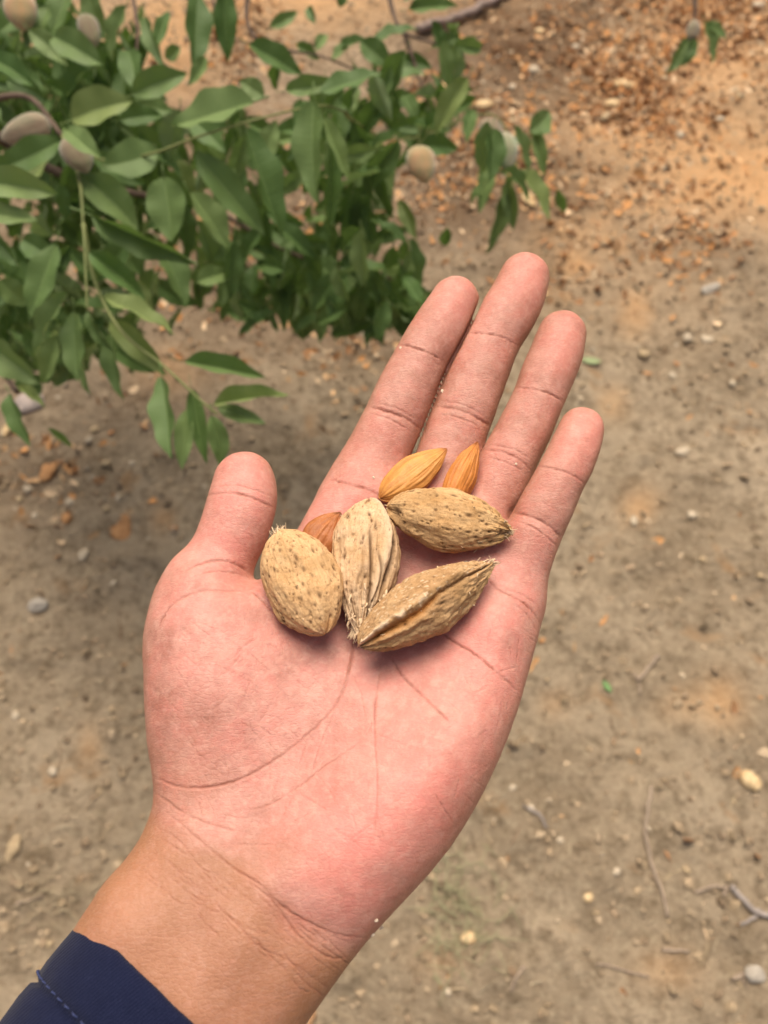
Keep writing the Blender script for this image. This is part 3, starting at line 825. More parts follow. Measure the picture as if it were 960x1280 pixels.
# fill: further leaves of the same twigs
GAPS = [(215, 45, 26, 60), (300, 90, 34, 30), (370, 30, 60, 28), (400, 50, 30, 25), (330, 25, 30, 30), (190, 95, 14, 24), (270, 285, 16, 25), (520, 250, 30, 40), (560, 230, 30, 45), (370, 250, 10, 40), (340, 225, 10, 20), (140, 10, 24, 18)]
REG = [(70, 60, 120, 75), (60, 180, 110, 90), (100, 300, 110, 80), (260, 230, 120, 80), (400, 200, 90, 70), (470, 110, 70, 70), (400, 330, 120, 55), (180, 130, 100, 60), (50, 420, 60, 40), (470, 260, 60, 60), (560, 60, 30, 40), (620, 190, 50, 55), (240, 330, 80, 45)]
cnt = 0
while cnt < 135:
    cx, cy, rx, ry = rl.choice(REG)
    x, y = rl.gauss(cx, rx * 0.55), rl.gauss(cy, ry * 0.55)
    if any(((x - a) / (c_ * 1.5)) ** 2 + ((y - b_) / (d_ * 1.5)) ** 2 < 1 for a, b_, c_, d_ in GAPS) or y < -40:
        continue
    d = rl.uniform(0.95, 1.32)
    base = A(x, y, d)
    if base[2] < 0.14:
        continue
    L = rl.uniform(0.042, 0.072)
    dv = np.array([rl.gauss(0, 0.6), rl.gauss(-0.1, 0.45), -0.85 + rl.gauss(0, 0.35)]); dv /= np.linalg.norm(dv)
    tx, ty, _ = to_pixel(base + dv * L)
    if any(((tx - a) / c_) ** 2 + ((ty - b_) / d_) ** 2 < 1 for a, b_, c_, d_ in GAPS) or ty > 440 and tx > 230 or ty > 500:
        continue
    leaf(base, base + dv * L, L * rl.uniform(0.28, 0.38), tree, np.array([rl.gauss(0, 0.5), -0.4 + rl.gauss(0, 0.4), 0.7]))
    cnt += 1
# the many leaves further in, one mass
def leaf_mass(P3, Yd, Ln, Wn, Nn, name):
    lm = LEAVES[1]
    lv = np.array([v.co[:] for v in lm.vertices]); lf = np.array([list(p.vertices) for p in lm.polygons if len(p.vertices) == 4])
    
    Yd = Yd / np.linalg.norm(Yd, axis=1)[:, None]
    Xd = np.cross(Yd, Nn); Xd /= np.linalg.norm(Xd, axis=1)[:, None]
    Zd = np.cross(Xd, Yd)
    V = P3[:, None] + lv[None, :, 0:1] * Xd[:, None] * Wn[:, None, None] + lv[None, :, 1:2] * Yd[:, None] * Ln[:, None, None] + lv[None, :, 2:3] * Zd[:, None] * Ln[:, None, None]
    F = (lf[None] + (np.arange(len(P3)) * len(lv))[:, None, None]).reshape(-1, 4)
    return link(name, mesh_from(name, V.reshape(-1, 3) - TREE, F, True, {'rib': np.zeros(V.shape[0] * V.shape[1])}), M_LEAF, tree, kind='stuff')
REG2 = [(50, 60, 90, 80), (60, 170, 110, 90), (90, 280, 110, 90), (230, 220, 110, 70), (350, 200, 100, 70), (450, 150, 60, 50), (400, 320, 120, 50), (30, 360, 60, 70), (480, 230, 60, 60), (150, 60, 60, 60), (60, 110, 80, 70), (130, 190, 80, 60), (300, 260, 110, 60), (440, 350, 70, 40), (330, 350, 80, 40), (20, 430, 40, 60), (560, 140, 50, 30), (470, 370, 60, 25), (15, 380, 50, 90), (15, 470, 40, 50), (120, 400, 60, 40)]
L_ = []
while len(L_) < 1050:
    cx, cy, rx, ry = rl.choice(REG2)
    x, y = rl.gauss(cx, rx * 0.6), rl.gauss(cy, ry * 0.6)
    d = rl.uniform(1.0, 1.5)
    base = A(x, y, d)
    L = rl.uniform(0.045, 0.075)
    dv = np.array([rl.gauss(0, 0.6), rl.gauss(-0.1, 0.45), -0.8 + rl.gauss(0, 0.35)]); dv /= np.linalg.norm(dv)
    tx, ty, _ = to_pixel(base + dv * L)
    mx_, my_ = (x + tx) / 2, (y + ty) / 2
    if any(((q - a) / (c_ * 1.15)) ** 2 + ((r - b_) / (d_ * 1.15)) ** 2 < 1 for a, b_, c_, d_ in GAPS for q, r in ((x, y), (mx_, my_), (tx, ty))):
        continue
    if (tx > 430 and y < 90 and rl.random() < 0.85) or (base + dv * L)[2] < 0.10 or y < -60 or ty > 430 and tx > 200 or ty > 470 or tx > 570:
        continue
    L_.append((base, dv, L, L * rl.uniform(0.5, 0.65), np.array([rl.gauss(0, 0.5), -0.4 + rl.gauss(0, 0.4), 0.7])))
leaf_mass(np.array([q[0] for q in L_]), np.array([q[1] for q in L_]), np.array([q[2] for q in L_]), np.array([q[3] for q in L_]), np.array([q[4] for q in L_]), 'foliage')
# crown outside the picture, one mass
BV, BF = LEAVES[1], None
lv = np.array([v.co[:] for v in BV.vertices]); lf = [list(p.vertices) for p in BV.polygons if len(p.vertices) == 4]
lf = np.array([f for f in lf])
out = []
while len(out) < 900:
    u = rl.random()
    p = TOP + np.array([rl.gauss(-0.1, 0.55), rl.gauss(0.1, 0.55), rl.gauss(0.55, 0.42)])
    px_, py_, z_ = to_pixel(p)
    if z_ > 0.05 and -150 < px_ < 1110 and -140 < py_ < 1400 or np.linalg.norm(p[:2]) < 0.9 or p[2] < 0.6:
        continue
    out.append(p)
out = np.array(out); n = len(out)
rg = np.random.default_rng(2)
Yv = rg.normal(0, 0.6, (n, 3)) + [0, 0, -0.7]; Yv /= np.linalg.norm(Yv, axis=1)[:, None]
Xv = np.cross(Yv, rg.normal(0, 1, (n, 3))); Xv /= np.linalg.norm(Xv, axis=1)[:, None]
Zv = np.cross(Xv, Yv)
V = out[:, None] + lv[None, :, 0:1] * Xv[:, None] * 0.045 + lv[None, :, 1:2] * Yv[:, None] * 0.07 + lv[None, :, 2:3] * Zv[:, None] * 0.05
V = V.reshape(-1, 3) - TREE
F = (lf[None] + (np.arange(n) * len(lv))[:, None, None]).reshape(-1, 4)
link('crown', mesh_from('crown', V, F, True, {'rib': np.zeros(len(V))}), M_LEAF, tree, kind='stuff')
for k in range(5):
    a = k * 1.3 + 0.4
    limb([TOP, TOP + [0.25 * math.cos(a), 0.25 * math.sin(a) + 0.1, 0.35], TOP + [0.55 * math.cos(a) - 0.1, 0.55 * math.sin(a) + 0.15, 0.95]], 0.03, 0.006)

def hull(px, py, wpx, hpx, d, rot, kind, parent):        # fuzzy green-grey almond fruit
    th = np.linspace(0, 2 * math.pi, 24, endpoint=False); u = np.linspace(0, math.pi, 18)
    U, T_ = np.meshgrid(u, th, indexing='ij')
    r = np.sin(U) ** 0.92 * (1 - 0.2 * np.cos(U)) * (1 - 0.10 * np.exp(-((U - math.pi) / 0.5) ** 2))
    X, Y, Z = r * np.cos(T_), -np.cos(U) * 1.0 + 0.10 * np.exp(-(U / 0.25) ** 2) * -1, r * np.sin(T_) * 0.72 + 0.06 * fbm(U * 2 + px, T_ * 0 + np.cos(T_), np.sin(T_), 3, 2)
    seamd = np.exp(-((np.arctan2(np.sin(T_ - math.pi / 2), np.cos(T_ - math.pi / 2))) / 0.20) ** 2) * np.sin(U) ** 0.5
    Z = Z - 0.06 * seamd
    a, bb = wpx * d / FPX / 2, hpx * d / FPX / 2
    V = np.stack([X * a, Y * bb, Z * a], -1).reshape(-1, 3)
    me = mesh_from('hull', V, grid_faces(18, 24, True)[:, ::-1], True, {'seam': seamd.ravel() * (0.55 if kind in ('grey', 'mauve') else 0.3)})
    o = link('hull', me, M_HULL[kind], parent)
    p = A(px, py, d) - np.array(parent.location)
    R = np.stack([RT, UP, CAMDIR], 1)
    c_, s_ = math.cos(rot), math.sin(rot)
    R = R @ np.array([[c_, -s_, 0], [s_, c_, 0], [0, 0, 1]])
    R = R @ np.array([[0.92, 0, 0.38], [0, 1, 0], [-0.38, 0, 0.92]])
    o.matrix_local = Matrix([[*R[0], p[0]], [*R[1], p[1]], [*R[2], p[2]], [0, 0, 0, 1]])
    return o
hull(33, 163, 36, 62, .84, -1.25, 'grey', tree)
hull(97, 193, 38, 48, .785, 0.5, 'mauve', tree)
hull(26, 14, 40, 46, .93, 0.2, 'tan', tree)
hull(112, 38, 26, 42, .98, 0.3, 'mauve', tree)
hull(527, 205, 38, 46, 0.97, 0.2, 'tan', tree)
hull(630, 188, 38, 46, 1.15, 0.15, 'green', tree)
hull(615, 167, 30, 40, 1.26, 0.3, 'grey', tree)

# the sprig hanging in at the top right belongs to another tree that stands out of the picture
T2 = np.array([1.95, 3.3, 0.0]); T2[2] = float(soil_height(T2[0:1], T2[1:2])[0])
tree2 = link('almond_tree', None, label='second almond tree, only a drooping sprig with a grey hull showing at top right', cat='tree')
tree2.location = T2
p = spline([T2 + [0, 0, -0.1], T2 + [0.04, 0, 0.5], T2 + [0, 0.04, 1.3]], 16)
V, F = tube(p, np.linspace(0.09, 0.06, 16), 14, 0.05, 4)
link('trunk', mesh_from('trunk', V - T2, F), M_BARK, tree2)
p = spline([T2 + [0, 0.04, 1.25], T2 + [-0.4, -0.5, 1.55], A(950, -260, 1.5), A(890, -130, 1.4), A(872, -30, 1.36), A(868, 34, 1.35)], 30)
V, F = tube(p, np.linspace(0.025, 0.0012, 30), 8, 0.05, 5)
link('branch', mesh_from('branch', V - T2, F), M_BARK, tree2)
for (x0, y0, x1, y1, wpx) in ((862, 46, 833, 92, 16), (868, 48, 852, 84, 12), (880, 28, 894, 78, 15), (884, 28, 908, 50, 13)):
    leaf(A(x0, y0, 1.35), A(x1, y1, 1.36), wpx * 1.35 / FPX, tree2, np.array([0.3, -0.5, 0.7]))
hull(866, 38, 17, 26, 1.35, -0.4, 'grey', tree2)

# ================================================================== THE PERSON'S HAND
def gauss_px(px, py, x, y, rx, ry, rot=0.0):
    c_, s_ = math.cos(rot), math.sin(rot)
    dx, dy = px - x, py - y
    return np.exp(-(((dx * c_ + dy * s_) / rx) ** 2 + ((-dx * s_ + dy * c_) / ry) ** 2))

OUT = [(313, 735), (336, 722), (356, 690), (374, 662), (393, 635), (414, 606), (452, 588), (500, 596), (548, 604), (590, 626), (625, 664), (655, 712), (672, 748),
       (675, 766), (671, 785), (668, 806), (660, 841), (649, 879), (632, 927), (614, 969), (591, 1014), (565, 1055), (539, 1089), (512, 1119), (479, 1154), (450, 1187),
       (422, 1225), (395, 1263), (350, 1325), (280, 1420), (215, 1500), (60, 1560), (-110, 1440), (-60, 1360), (0, 1290), (55, 1222), (113, 1136), (135, 1102), (160, 1073), (179, 1044), (193, 1006), (193, 970),
       (187, 930), (185, 890), (184, 850), (186, 800), (193, 762), (207, 730), (226, 706), (262, 700), (296, 712)]
out3 = np.array([hand(x, y, 0.0)[:2] for x, y in OUT])
cl = np.vstack([out3, out3[:1]])
pol = spline(np.vstack([out3[-2:], out3, out3[:3]]), 6 * (len(out3) + 5))[6 * 2:-6 * 2]
VOX = 0.00066
lo = np.array([-0.135, -0.150, -0.032]); hi = np.array([0.100, 0.172, 0.050])
NX, NY, NZ = [int(math.ceil((hi[k] - lo[k]) / VOX)) for k in range(3)]
ax_ = [lo[k] + VOX * np.arange(n_) for k, n_ in enumerate((NX, NY, NZ))]
X2, Y2 = np.meshgrid(ax_[0], ax_[1], indexing='ij')
d2 = np.full(X2.shape, 1e9); ins = np.zeros(X2.shape, bool)
for k in range(len(pol)):
    a, b_ = pol[k], pol[(k + 1) % len(pol)]
    e = b_ - a
    L2 = e @ e
    if L2 < 1e-14:
        continue
    tt = np.clip(((X2 - a[0]) * e[0] + (Y2 - a[1]) * e[1]) / L2, 0, 1)
    d2 = np.minimum(d2, (X2 - a[0] - tt * e[0]) ** 2 + (Y2 - a[1] - tt * e[1]) ** 2)
    cr = ((a[1] > Y2) != (b_[1] > Y2)) & (X2 < (b_[0] - a[0]) * (Y2 - a[1]) / (b_[1] - a[1] + 1e-15) + a[0])
    ins ^= cr
d2 = np.sqrt(d2) * np.where(ins, -1, 1)
def blur2(a, n):
    for _ in range(n):
        a = np.pad(a, 1, mode='edge')
        a = (a[1:-1, 1:-1] * 4 + (a[:-2, 1:-1] + a[2:, 1:-1] + a[1:-1, :-2] + a[1:-1, 2:]) * 2 + a[:-2, :-2] + a[2:, 2:] + a[:-2, 2:] + a[2:, :-2]) / 16
    return a
d2 = blur2(d2, 5)
# pixel of each column (on the mid-plane), used to place the pads of the palm
W3 = hand_world(np.stack([X2, Y2, 0 * X2], -1))
PX, PY, _ = to_pixel(W3)
arm = sstep(930, 1130, PY + 0.36 * (PX - 330))
Rr = 0.0135 + arm * 0.0120
hh_ = 0.0125 + arm * 0.0070
front = (0.0085 * gauss_px(PX, PY, 268, 850, 88, 150, -0.15)              # thenar pad
         + 0.0070 * gauss_px(PX, PY, 530, 970, 105, 170, 0.45)            # heel pad
         + 0.0030 * gauss_px(PX, PY, 622, 790, 60, 50, 0)                 # pad below the little finger
         + 0.0020 * gauss_px(PX, PY, 420, 650, 40, 40, 0)
         - 0.0045 * gauss_px(PX, PY, 470, 770, 90, 95, 0) - 0.0055 * gauss_px(PX, PY, 500, 712, 58, 52, 0)                 # hollow
         - 0.0022 * gauss_px(PX, PY, 345, 975, 60, 90, 0.5)               # channel between the pads
         + 0.0010 * gauss_px(PX, PY, 300, 1180, 26, 170, 0.62)            # tendons
         - 0.0005 * gauss_px(PX, PY, 250, 1150, 22, 150, 0.62)
         - 0.0005 * gauss_px(PX, PY, 345, 1200, 22, 150, 0.62)
         + 0.0025 * gauss_px(PX, PY, 160, 1140, 50, 70, 0.6)
         - 0.0015 * gauss_px(PX, PY, 405, 1165, 90, 26, 0.45))
d2f = d2.astype(np.float32)
Fm = np.empty((NX, NY, NZ), np.float32)
for k in range(NZ):
    z = ax_[2][k]
    zc = np.where(z > 0, z - front * sstep(-0.004, 0.008, z), z * 0.92)
    s_ = Rr / hh_
    zz = np.abs(zc) * s_
    qx = d2 + Rr; qy = zz
    e = np.sqrt(np.maximum(qx, 0) ** 2 + qy ** 2) - Rr
    e = np.where(qx > 0, e, qy - Rr)
    Fm[:, :, k] = e * np.minimum(1, hh_ / Rr)

def smin(a, b_, k):
    h = np.clip(0.5 + 0.5 * (b_ - a) / k, 0, 1)
    return b_ + (a - b_) * h - k * h * (1 - h)

FING = {   # stations: px, py, radius in px, height of the centre above the palm plane (mm)
 'index': [(430, 665, 40, -1), (450, 608, 42.5, 0.5), (471, 567, 40.5, 2.5), (490, 527, 38.8, 5), (508, 486, 37.2, 7.5), (525, 452, 35.0, 9.5), (541, 424, 35.0, 11), (557, 397, 34.0, 12), (569, 375, 30.8, 12.5)],
 'middle': [(528, 668, 40, -2), (546, 614, 41, -0.5), (560, 570, 40, 1.5), (577, 521, 39, 4), (597, 468, 38.2, 7), (615, 427, 35.8, 9.5), (631, 398, 36.6, 11), (646, 372, 35.2, 12), (656, 346, 31.5, 12.6)],
 'ring': [(582, 722, 39, -1), (601, 664, 38.5, 0.5), (616, 622, 37.5, 3), (635, 577, 36, 6), (656, 536, 34.4, 8.5), (673, 497, 32.8, 11), (684, 470, 34.2, 12.5), (695, 443, 33.5, 13.5), (703, 417, 30.5, 14)],
 'little': [(612, 795, 40, 0), (639, 746, 38, 2.5), (651, 706, 37.5, 5.5), (666, 668, 36, 9), (684, 631, 34.4, 12), (699, 600, 32.4, 14.5), (711, 578, 31.8, 15.5), (720, 556, 31.0, 16), (727, 536, 28.5, 16)],
 'thumb': [(240, 800, 52, -1), (256, 745, 49, 1.5), (266, 718, 45.5, 3), (280, 690, 43.5, 4.5), (293, 661, 44.5, 5.5), (302, 630, 44.0, 6), (305, 612, 41.5, 6), (305, 601, 38.5, 6)],
}
ends = {}
Fd = {}
for fn, st in FING.items():
    P3 = np.array([[*hand(x, y, zmm / 1000.0), r_ * hand_mpp(x, y, zmm / 1000.0) * 0.985] for x, y, r_, zmm in st])
    Q = spline(P3, 4 * len(P3))
    fl = 0.90 if fn != 'thumb' else 0.86                   # a finger is a little flatter than wide
    rmax = Q[:, 3].max() + 0.012
    bmin = np.maximum(((Q[:, :3].min(0) - rmax - lo) / VOX).astype(int), 0)
    bmax = np.minimum(((Q[:, :3].max(0) + rmax - lo) / VOX).astype(int) + 1, [NX, NY, NZ])
    sl = tuple(slice(a, b_) for a, b_ in zip(bmin, bmax))
    gx3, gy3, gz3 = np.meshgrid(*[ax_[k][sl[k]].astype(np.float32) for k in range(3)], indexing='ij')
    D = np.full(gx3.shape, 1e3, np.float32)
    for k in range(len(Q) - 1):
        a, b_ = Q[k], Q[k + 1]
        ba = b_[:3] - a[:3]
        L2 = ba @ ba + 1e-12
        dx, dy, dz = gx3 - a[0], gy3 - a[1], (gz3 - a[2])
        tt = np.clip((dx * ba[0] + dy * ba[1] + dz * ba[2]) / L2, 0, 1)
        dd = np.sqrt((dx - tt * ba[0]) ** 2 + (dy - tt * ba[1]) ** 2 + ((dz - tt * ba[2]) / fl) ** 2) - (a[3] + tt * (b_[3] - a[3]))
        D = np.minimum(D, dd)
    Fd[fn] = (sl, D)
FF = np.full(Fm.shape, 0.03, np.float32)
GB = {}
for fn in ('index', 'middle', 'ring', 'little'):
    g_ = np.full(Fm.shape, 0.03, np.float32)
    sl, D = Fd[fn]
    g_[sl] = D
    if GB:                                                # fingers press together but stay apart along a slit
        prev = GB['p']
        slit = np.minimum(0.00110 - 0.8 * np.abs(prev - g_), (ax_[2] - 0.0025 - 0.055 * np.maximum(ax_[1], 0)[:, None])[None].astype(np.float32))
        slit = np.where((prev < 0.002) & (g_ < 0.002), slit, -1.0).astype(np.float32)
        FF = np.maximum(np.minimum(FF, g_), slit)
    else:
        FF = g_.copy()
    GB['p'] = g_
del GB
Fm = smin(Fm, FF, 0.0065)
sl, D = Fd['thumb']
Fm[sl] = smin(Fm[sl], D, 0.0060)
del FF

def surface_nets(Fv):
    s = Fv < 0
    nx, ny, nz = Fv.shape
    c = np.zeros((nx - 1, ny - 1, nz - 1), np.int8)
    for a in (0, 1):
        for b_ in (0, 1):
            for d in (0, 1):
                c += s[a:nx - 1 + a, b_:ny - 1 + b_, d:nz - 1 + d]
    act = (c > 0) & (c < 8)
    idx = np.argwhere(act)
    vid = np.full(act.shape, -1, np.int32)
    vid[act] = np.arange(len(idx))
    acc = np.zeros((len(idx), 3)); num = np.zeros(len(idx))
    cor = [(a, b_, d) for a in (0, 1) for b_ in (0, 1) for d in (0, 1)]
    val = {q: Fv[idx[:, 0] + q[0], idx[:, 1] + q[1], idx[:, 2] + q[2]] for q in cor}
    for q in cor:
        for k in range(3):
            if q[k] == 0:
                r = tuple(1 if j == k else q[j] for j in range(3))
                f0, f1 = val[q], val[r]
                m = (f0 < 0) != (f1 < 0)
                tt = np.where(m, f0 / np.where(m, f0 - f1, 1), 0)
                for j in range(3):
                    acc[:, j] += np.where(m, q[j] + (tt if j == k else 0), 0)
                num += m
    V = idx + acc / num[:, None]
    faces = []
    for k in range(3):
        i1, i2 = (k + 1) % 3, (k + 2) % 3
        a = np.take(s, np.arange(Fv.shape[k] - 1), k); b_ = np.take(s, np.arange(1, Fv.shape[k]), k)
        e = np.argwhere(a != b_)
        e = e[(e[:, i1] > 0) & (e[:, i2] > 0) & (e[:, i1] < Fv.shape[i1] - 1) & (e[:, i2] < Fv.shape[i2] - 1)]
        fl = a[e[:, 0], e[:, 1], e[:, 2]]
        def vv(o1, o2):
            q = e.copy(); q[:, i1] -= o1; q[:, i2] -= o2
            return vid[q[:, 0], q[:, 1], q[:, 2]]
        quad = np.stack([vv(1, 1), vv(0, 1), vv(0, 0), vv(1, 0)], 1)
        quad[~fl] = quad[~fl][:, ::-1]
        faces.append(quad)
    return V, np.vstack(faces)

HV, HF = surface_nets(Fm)
HV = lo + HV * VOX
def laplace(V, F, it, lam=0.5):
    E = np.vstack([F[:, [0, 1]], F[:, [1, 2]], F[:, [2, 3]], F[:, [3, 0]]])
    E = np.vstack([E, E[:, ::-1]])
    n = len(V)
    deg = np.bincount(E[:, 0], minlength=n)
    for _ in range(it):
        S_ = np.stack([np.bincount(E[:, 0], V[E[:, 1], k], n) for k in range(3)], 1)
        V = V + lam * (S_ / np.maximum(deg, 1)[:, None] - V)
    return V
def subdivide(V, F):
    n = len(V)
    E = np.vstack([F[:, [0, 1]], F[:, [1, 2]], F[:, [2, 3]], F[:, [3, 0]]])
    Es = np.sort(E, 1).astype(np.int64)
    key = Es[:, 0] * n + Es[:, 1]
    u, inv = np.unique(key, return_inverse=True)
    em = (V[u // n] + V[u % n]) / 2
    fc = V[F].mean(1)
    m = len(F)
    e = [inv[k * m:(k + 1) * m] + n for k in range(4)]
    fi = np.arange(m) + n + len(u)
    nf = np.vstack([np.stack([F[:, k], e[k], fi, e[k - 1]], 1) for k in range(4)])
    return np.vstack([V, em, fc]), nf
HV = laplace(HV, HF, 7)
def normals(V, F):
    nf = np.cross(V[F[:, 2]] - V[F[:, 0]], V[F[:, 3]] - V[F[:, 1]])
    nv = np.stack([np.bincount(F.ravel(), np.repeat(nf[:, k], 4), len(V)) for k in range(3)], 1)
    return nv / (np.linalg.norm(nv, axis=1)[:, None] + 1e-15)
HV, HF = subdivide(HV, HF)
HV = laplace(HV, HF, 2)
HN = normals(HV, HF)
hpx, hpy, hdep = to_pixel(hand_world(HV))
facing = sstep(0.05, 0.4, HN[:, 2])
# creases: pixel polyline, half-width px, depth mm, colour strength
CRE = [
 ([(496, 430), (515, 434), (535, 441), (553, 450)], 1.6, .45, .75), ([(458, 508), (485, 514), (508, 523), (526, 537)], 1.7, .5, .8), ([(462, 516), (488, 524), (512, 538)], 1.3, .3, .5), ([(470, 503), (497, 511), (520, 524)], 1.2, .22, .35),
 ([(414, 600), (435, 604), (458, 611), (480, 622)], 2.2, .7, .9),
 ([(582, 417), (605, 417), (628, 422), (647, 432)], 1.6, .45, .75), ([(545, 508), (570, 511), (595, 521), (616, 535)], 1.7, .5, .75), ([(548, 517), (573, 522), (600, 533)], 1.3, .3, .5), ([(553, 501), (580, 506), (610, 522)], 1.2, .22, .3),
 ([(644, 485), (665, 486), (687, 492), (707, 505)], 1.6, .45, .7), ([(606, 562), (628, 565), (648, 574), (665, 588)], 1.7, .45, .75), ([(608, 571), (630, 577), (656, 590)], 1.3, .3, .5), ([(613, 556), (640, 561), (665, 575)], 1.2, .2, .35),
 ([(671, 583), (692, 586), (715, 594), (734, 606)], 1.6, .45, .75), ([(638, 640), (662, 645), (684, 656), (703, 672)], 1.7, .5, .75), ([(640, 650), (662, 657), (682, 670), (699, 686)], 1.3, .3, .5), ([(652, 634), (680, 644), (702, 660)], 1.1, .2, .3),
 ([(606, 716), (618, 733), (640, 745), (662, 760), (676, 780)], 2.0, .6, .8), ([(628, 735), (650, 742), (672, 756)], 1.3, .25, .35), ([(640, 752), (660, 770), (672, 792)], 1.2, .2, .3),
 ([(258, 620), (280, 616), (302, 618), (322, 625), (344, 636)], 1.8, .45, .75), ([(262, 610), (290, 606), (318, 612), (343, 622)], 1.2, .25, .35),
 ([(226, 716), (250, 704), (275, 700), (300, 708), (313, 719)], 1.8, .45, .6), ([(196, 790), (207, 766), (226, 748), (255, 738), (285, 738), (313, 738)], 2.0, .55, .75), ([(240, 722), (266, 714), (292, 716), (312, 722)], 1.3, .25, .4),
 ([(313, 738), (330, 752), (348, 772)], 2.0, .6, .6),
 ([(441, 790), (441, 815), (433, 850), (420, 880), (400, 904), (368, 932), (334, 956), (300, 974), (260, 984), (222, 983), (192, 970)], 2.2, .75, .85),
 ([(478, 815), (473, 850), (468, 885), (468, 925), (471, 968), (470, 1015), (466, 1060)], 1.6, .4, .5),
 ([(488, 816), (496, 834), (509, 852), (526, 868), (545, 886), (566, 908)], 1.8, .55, .75),
 ([(548, 786), (562, 799), (587, 814), (606, 828), (628, 846), (650, 866)], 2.0, .6, .75),
 ([(456, 922), (432, 940), (402, 960), (370, 985), (330, 1008), (290, 1014)], 1.4, .35, .5),
 ([(420, 885), (400, 930), (388, 975)], 1.1, .22, .35), ([(440, 840), (452, 870), (456, 900)], 1.0, .2, .3), ([(385, 920), (372, 960)], 1.0, .2, .3),
 ([(542, 990), (553, 1008), (566, 1028)], 1.3, .3, .4),
 ([(195, 1005), (238, 1040), (268, 1066), (292, 1086), (325, 1106), (357, 1136), (400, 1160), (432, 1170), (458, 1172)], 2.2, .65, .75),
 ([(193, 990), (230, 1016), (262, 1030), (300, 1040)], 1.5, .3, .4), ([(300, 1094), (340, 1126), (372, 1168), (410, 1196), (436, 1196)], 1.7, .4, .45),
 ([(352, 1160), (390, 1195), (420, 1218)], 1.3, .3, .35), ([(285, 1055), (320, 1056), (350, 1056)], 1.1, .22, .35), ([(275, 1018), (310, 1022), (345, 1008)], 1.1, .22, .35),
 ([(190, 1030), (225, 1052), (250, 1085), (272, 1110)], 1.3, .25, .3),
]
rc = random.Random(21)
for k in range(46):                                       # fine crossing lines of the thumb pad
    x, y = rc.uniform(205, 390), rc.uniform(770, 950)
    a = 0.62 + 0.0012 * (y - 850) + rc.gauss(0, 0.16); L = rc.uniform(14, 48)
    CRE.append(([(x, y), (x + L * .5 * math.cos(a) + rc.gauss(0, 1.5), y + L * .5 * math.sin(a) + rc.gauss(0, 2)), (x + L * math.cos(a), y + L * math.sin(a) + 3)], rc.uniform(.7, 1.0), rc.uniform(.07, .18), rc.uniform(.14, .36)))
for k in range(11):
    x, y = rc.uniform(215, 380), rc.uniform(820, 960)
    a = -0.85 + rc.gauss(0, 0.25); L = rc.uniform(16, 55)
    CRE.append(([(x, y), (x + L * .5 * math.cos(a) + rc.gauss(0, 3), y + L * .5 * math.sin(a) + rc.gauss(0, 3)), (x + L * math.cos(a), y + L * math.sin(a) - 3)], 0.9, rc.uniform(.07, .16), rc.uniform(.12, .3)))
for k in range(46):                                       # wrinkles round the wrist
    s0 = rc.uniform(0, 1); off = rc.uniform(10, 95)
    x, y = 205 + 230 * s0 - 0.45 * off, 1020 + 150 * s0 + 0.75 * off
    L = rc.uniform(25, 80); a = 0.62 + rc.gauss(0, 0.12)
    CRE.append(([(x, y), (x + L * 0.5 * math.cos(a), y + L * 0.5 * math.sin(a) + 3), (x + L * math.cos(a), y + L * math.sin(a))], 1.1, rc.uniform(.16, .32), rc.uniform(.2, .46)))
for k in range(60):                                       # fine lines of palm and fingers
    x, y = rc.choice([(rc.uniform(400, 600), rc.uniform(830, 1060)), (rc.uniform(230, 420), rc.uniform(900, 1040)), (rc.uniform(560, 660), rc.uniform(760, 880))])
    a = rc.choice([0.5, -0.7, 1.4, 1.7]) + rc.gauss(0, 0.2); L = rc.uniform(14, 48)
    CRE.append(([(x, y), (x + L * 0.5 * math.cos(a) + rc.gauss(0, 2), y + L * 0.5 * math.sin(a)), (x + L * math.cos(a), y + L * math.sin(a))], 0.9, rc.uniform(.09, .2), rc.uniform(.14, .38)))
for (x0, y0, x1, y1, wd) in ((470, 575, 560, 395, 22), (562, 560, 645, 370, 22), (622, 610, 695, 440, 20), (655, 700, 720, 560, 18), (272, 700, 303, 610, 26)):
    for k in range(16):                                   # short cross and length lines on the fingers
        f = rc.random(); x, y = x0 + (x1 - x0) * f + rc.gauss(0, wd * 0.5), y0 + (y1 - y0) * f + rc.gauss(0, 5)
        a = math.atan2(y1 - y0, x1 - x0) + (rc.gauss(0, 0.12) if rc.random() < 0.6 else math.pi / 2 + rc.gauss(0, 0.2)); L = rc.uniform(8, 24)
        CRE.append(([(x, y), (x + L * math.cos(a), y + L * math.sin(a))], 0.8, rc.uniform(.06, .12), rc.uniform(.08, .2)))
py_ok = lambda p: p[0][1] < 720
disp = np.zeros(len(HV)); cre = np.zeros(len(HV))
hmpp = hdep / FPX
fsel = facing > 0.01
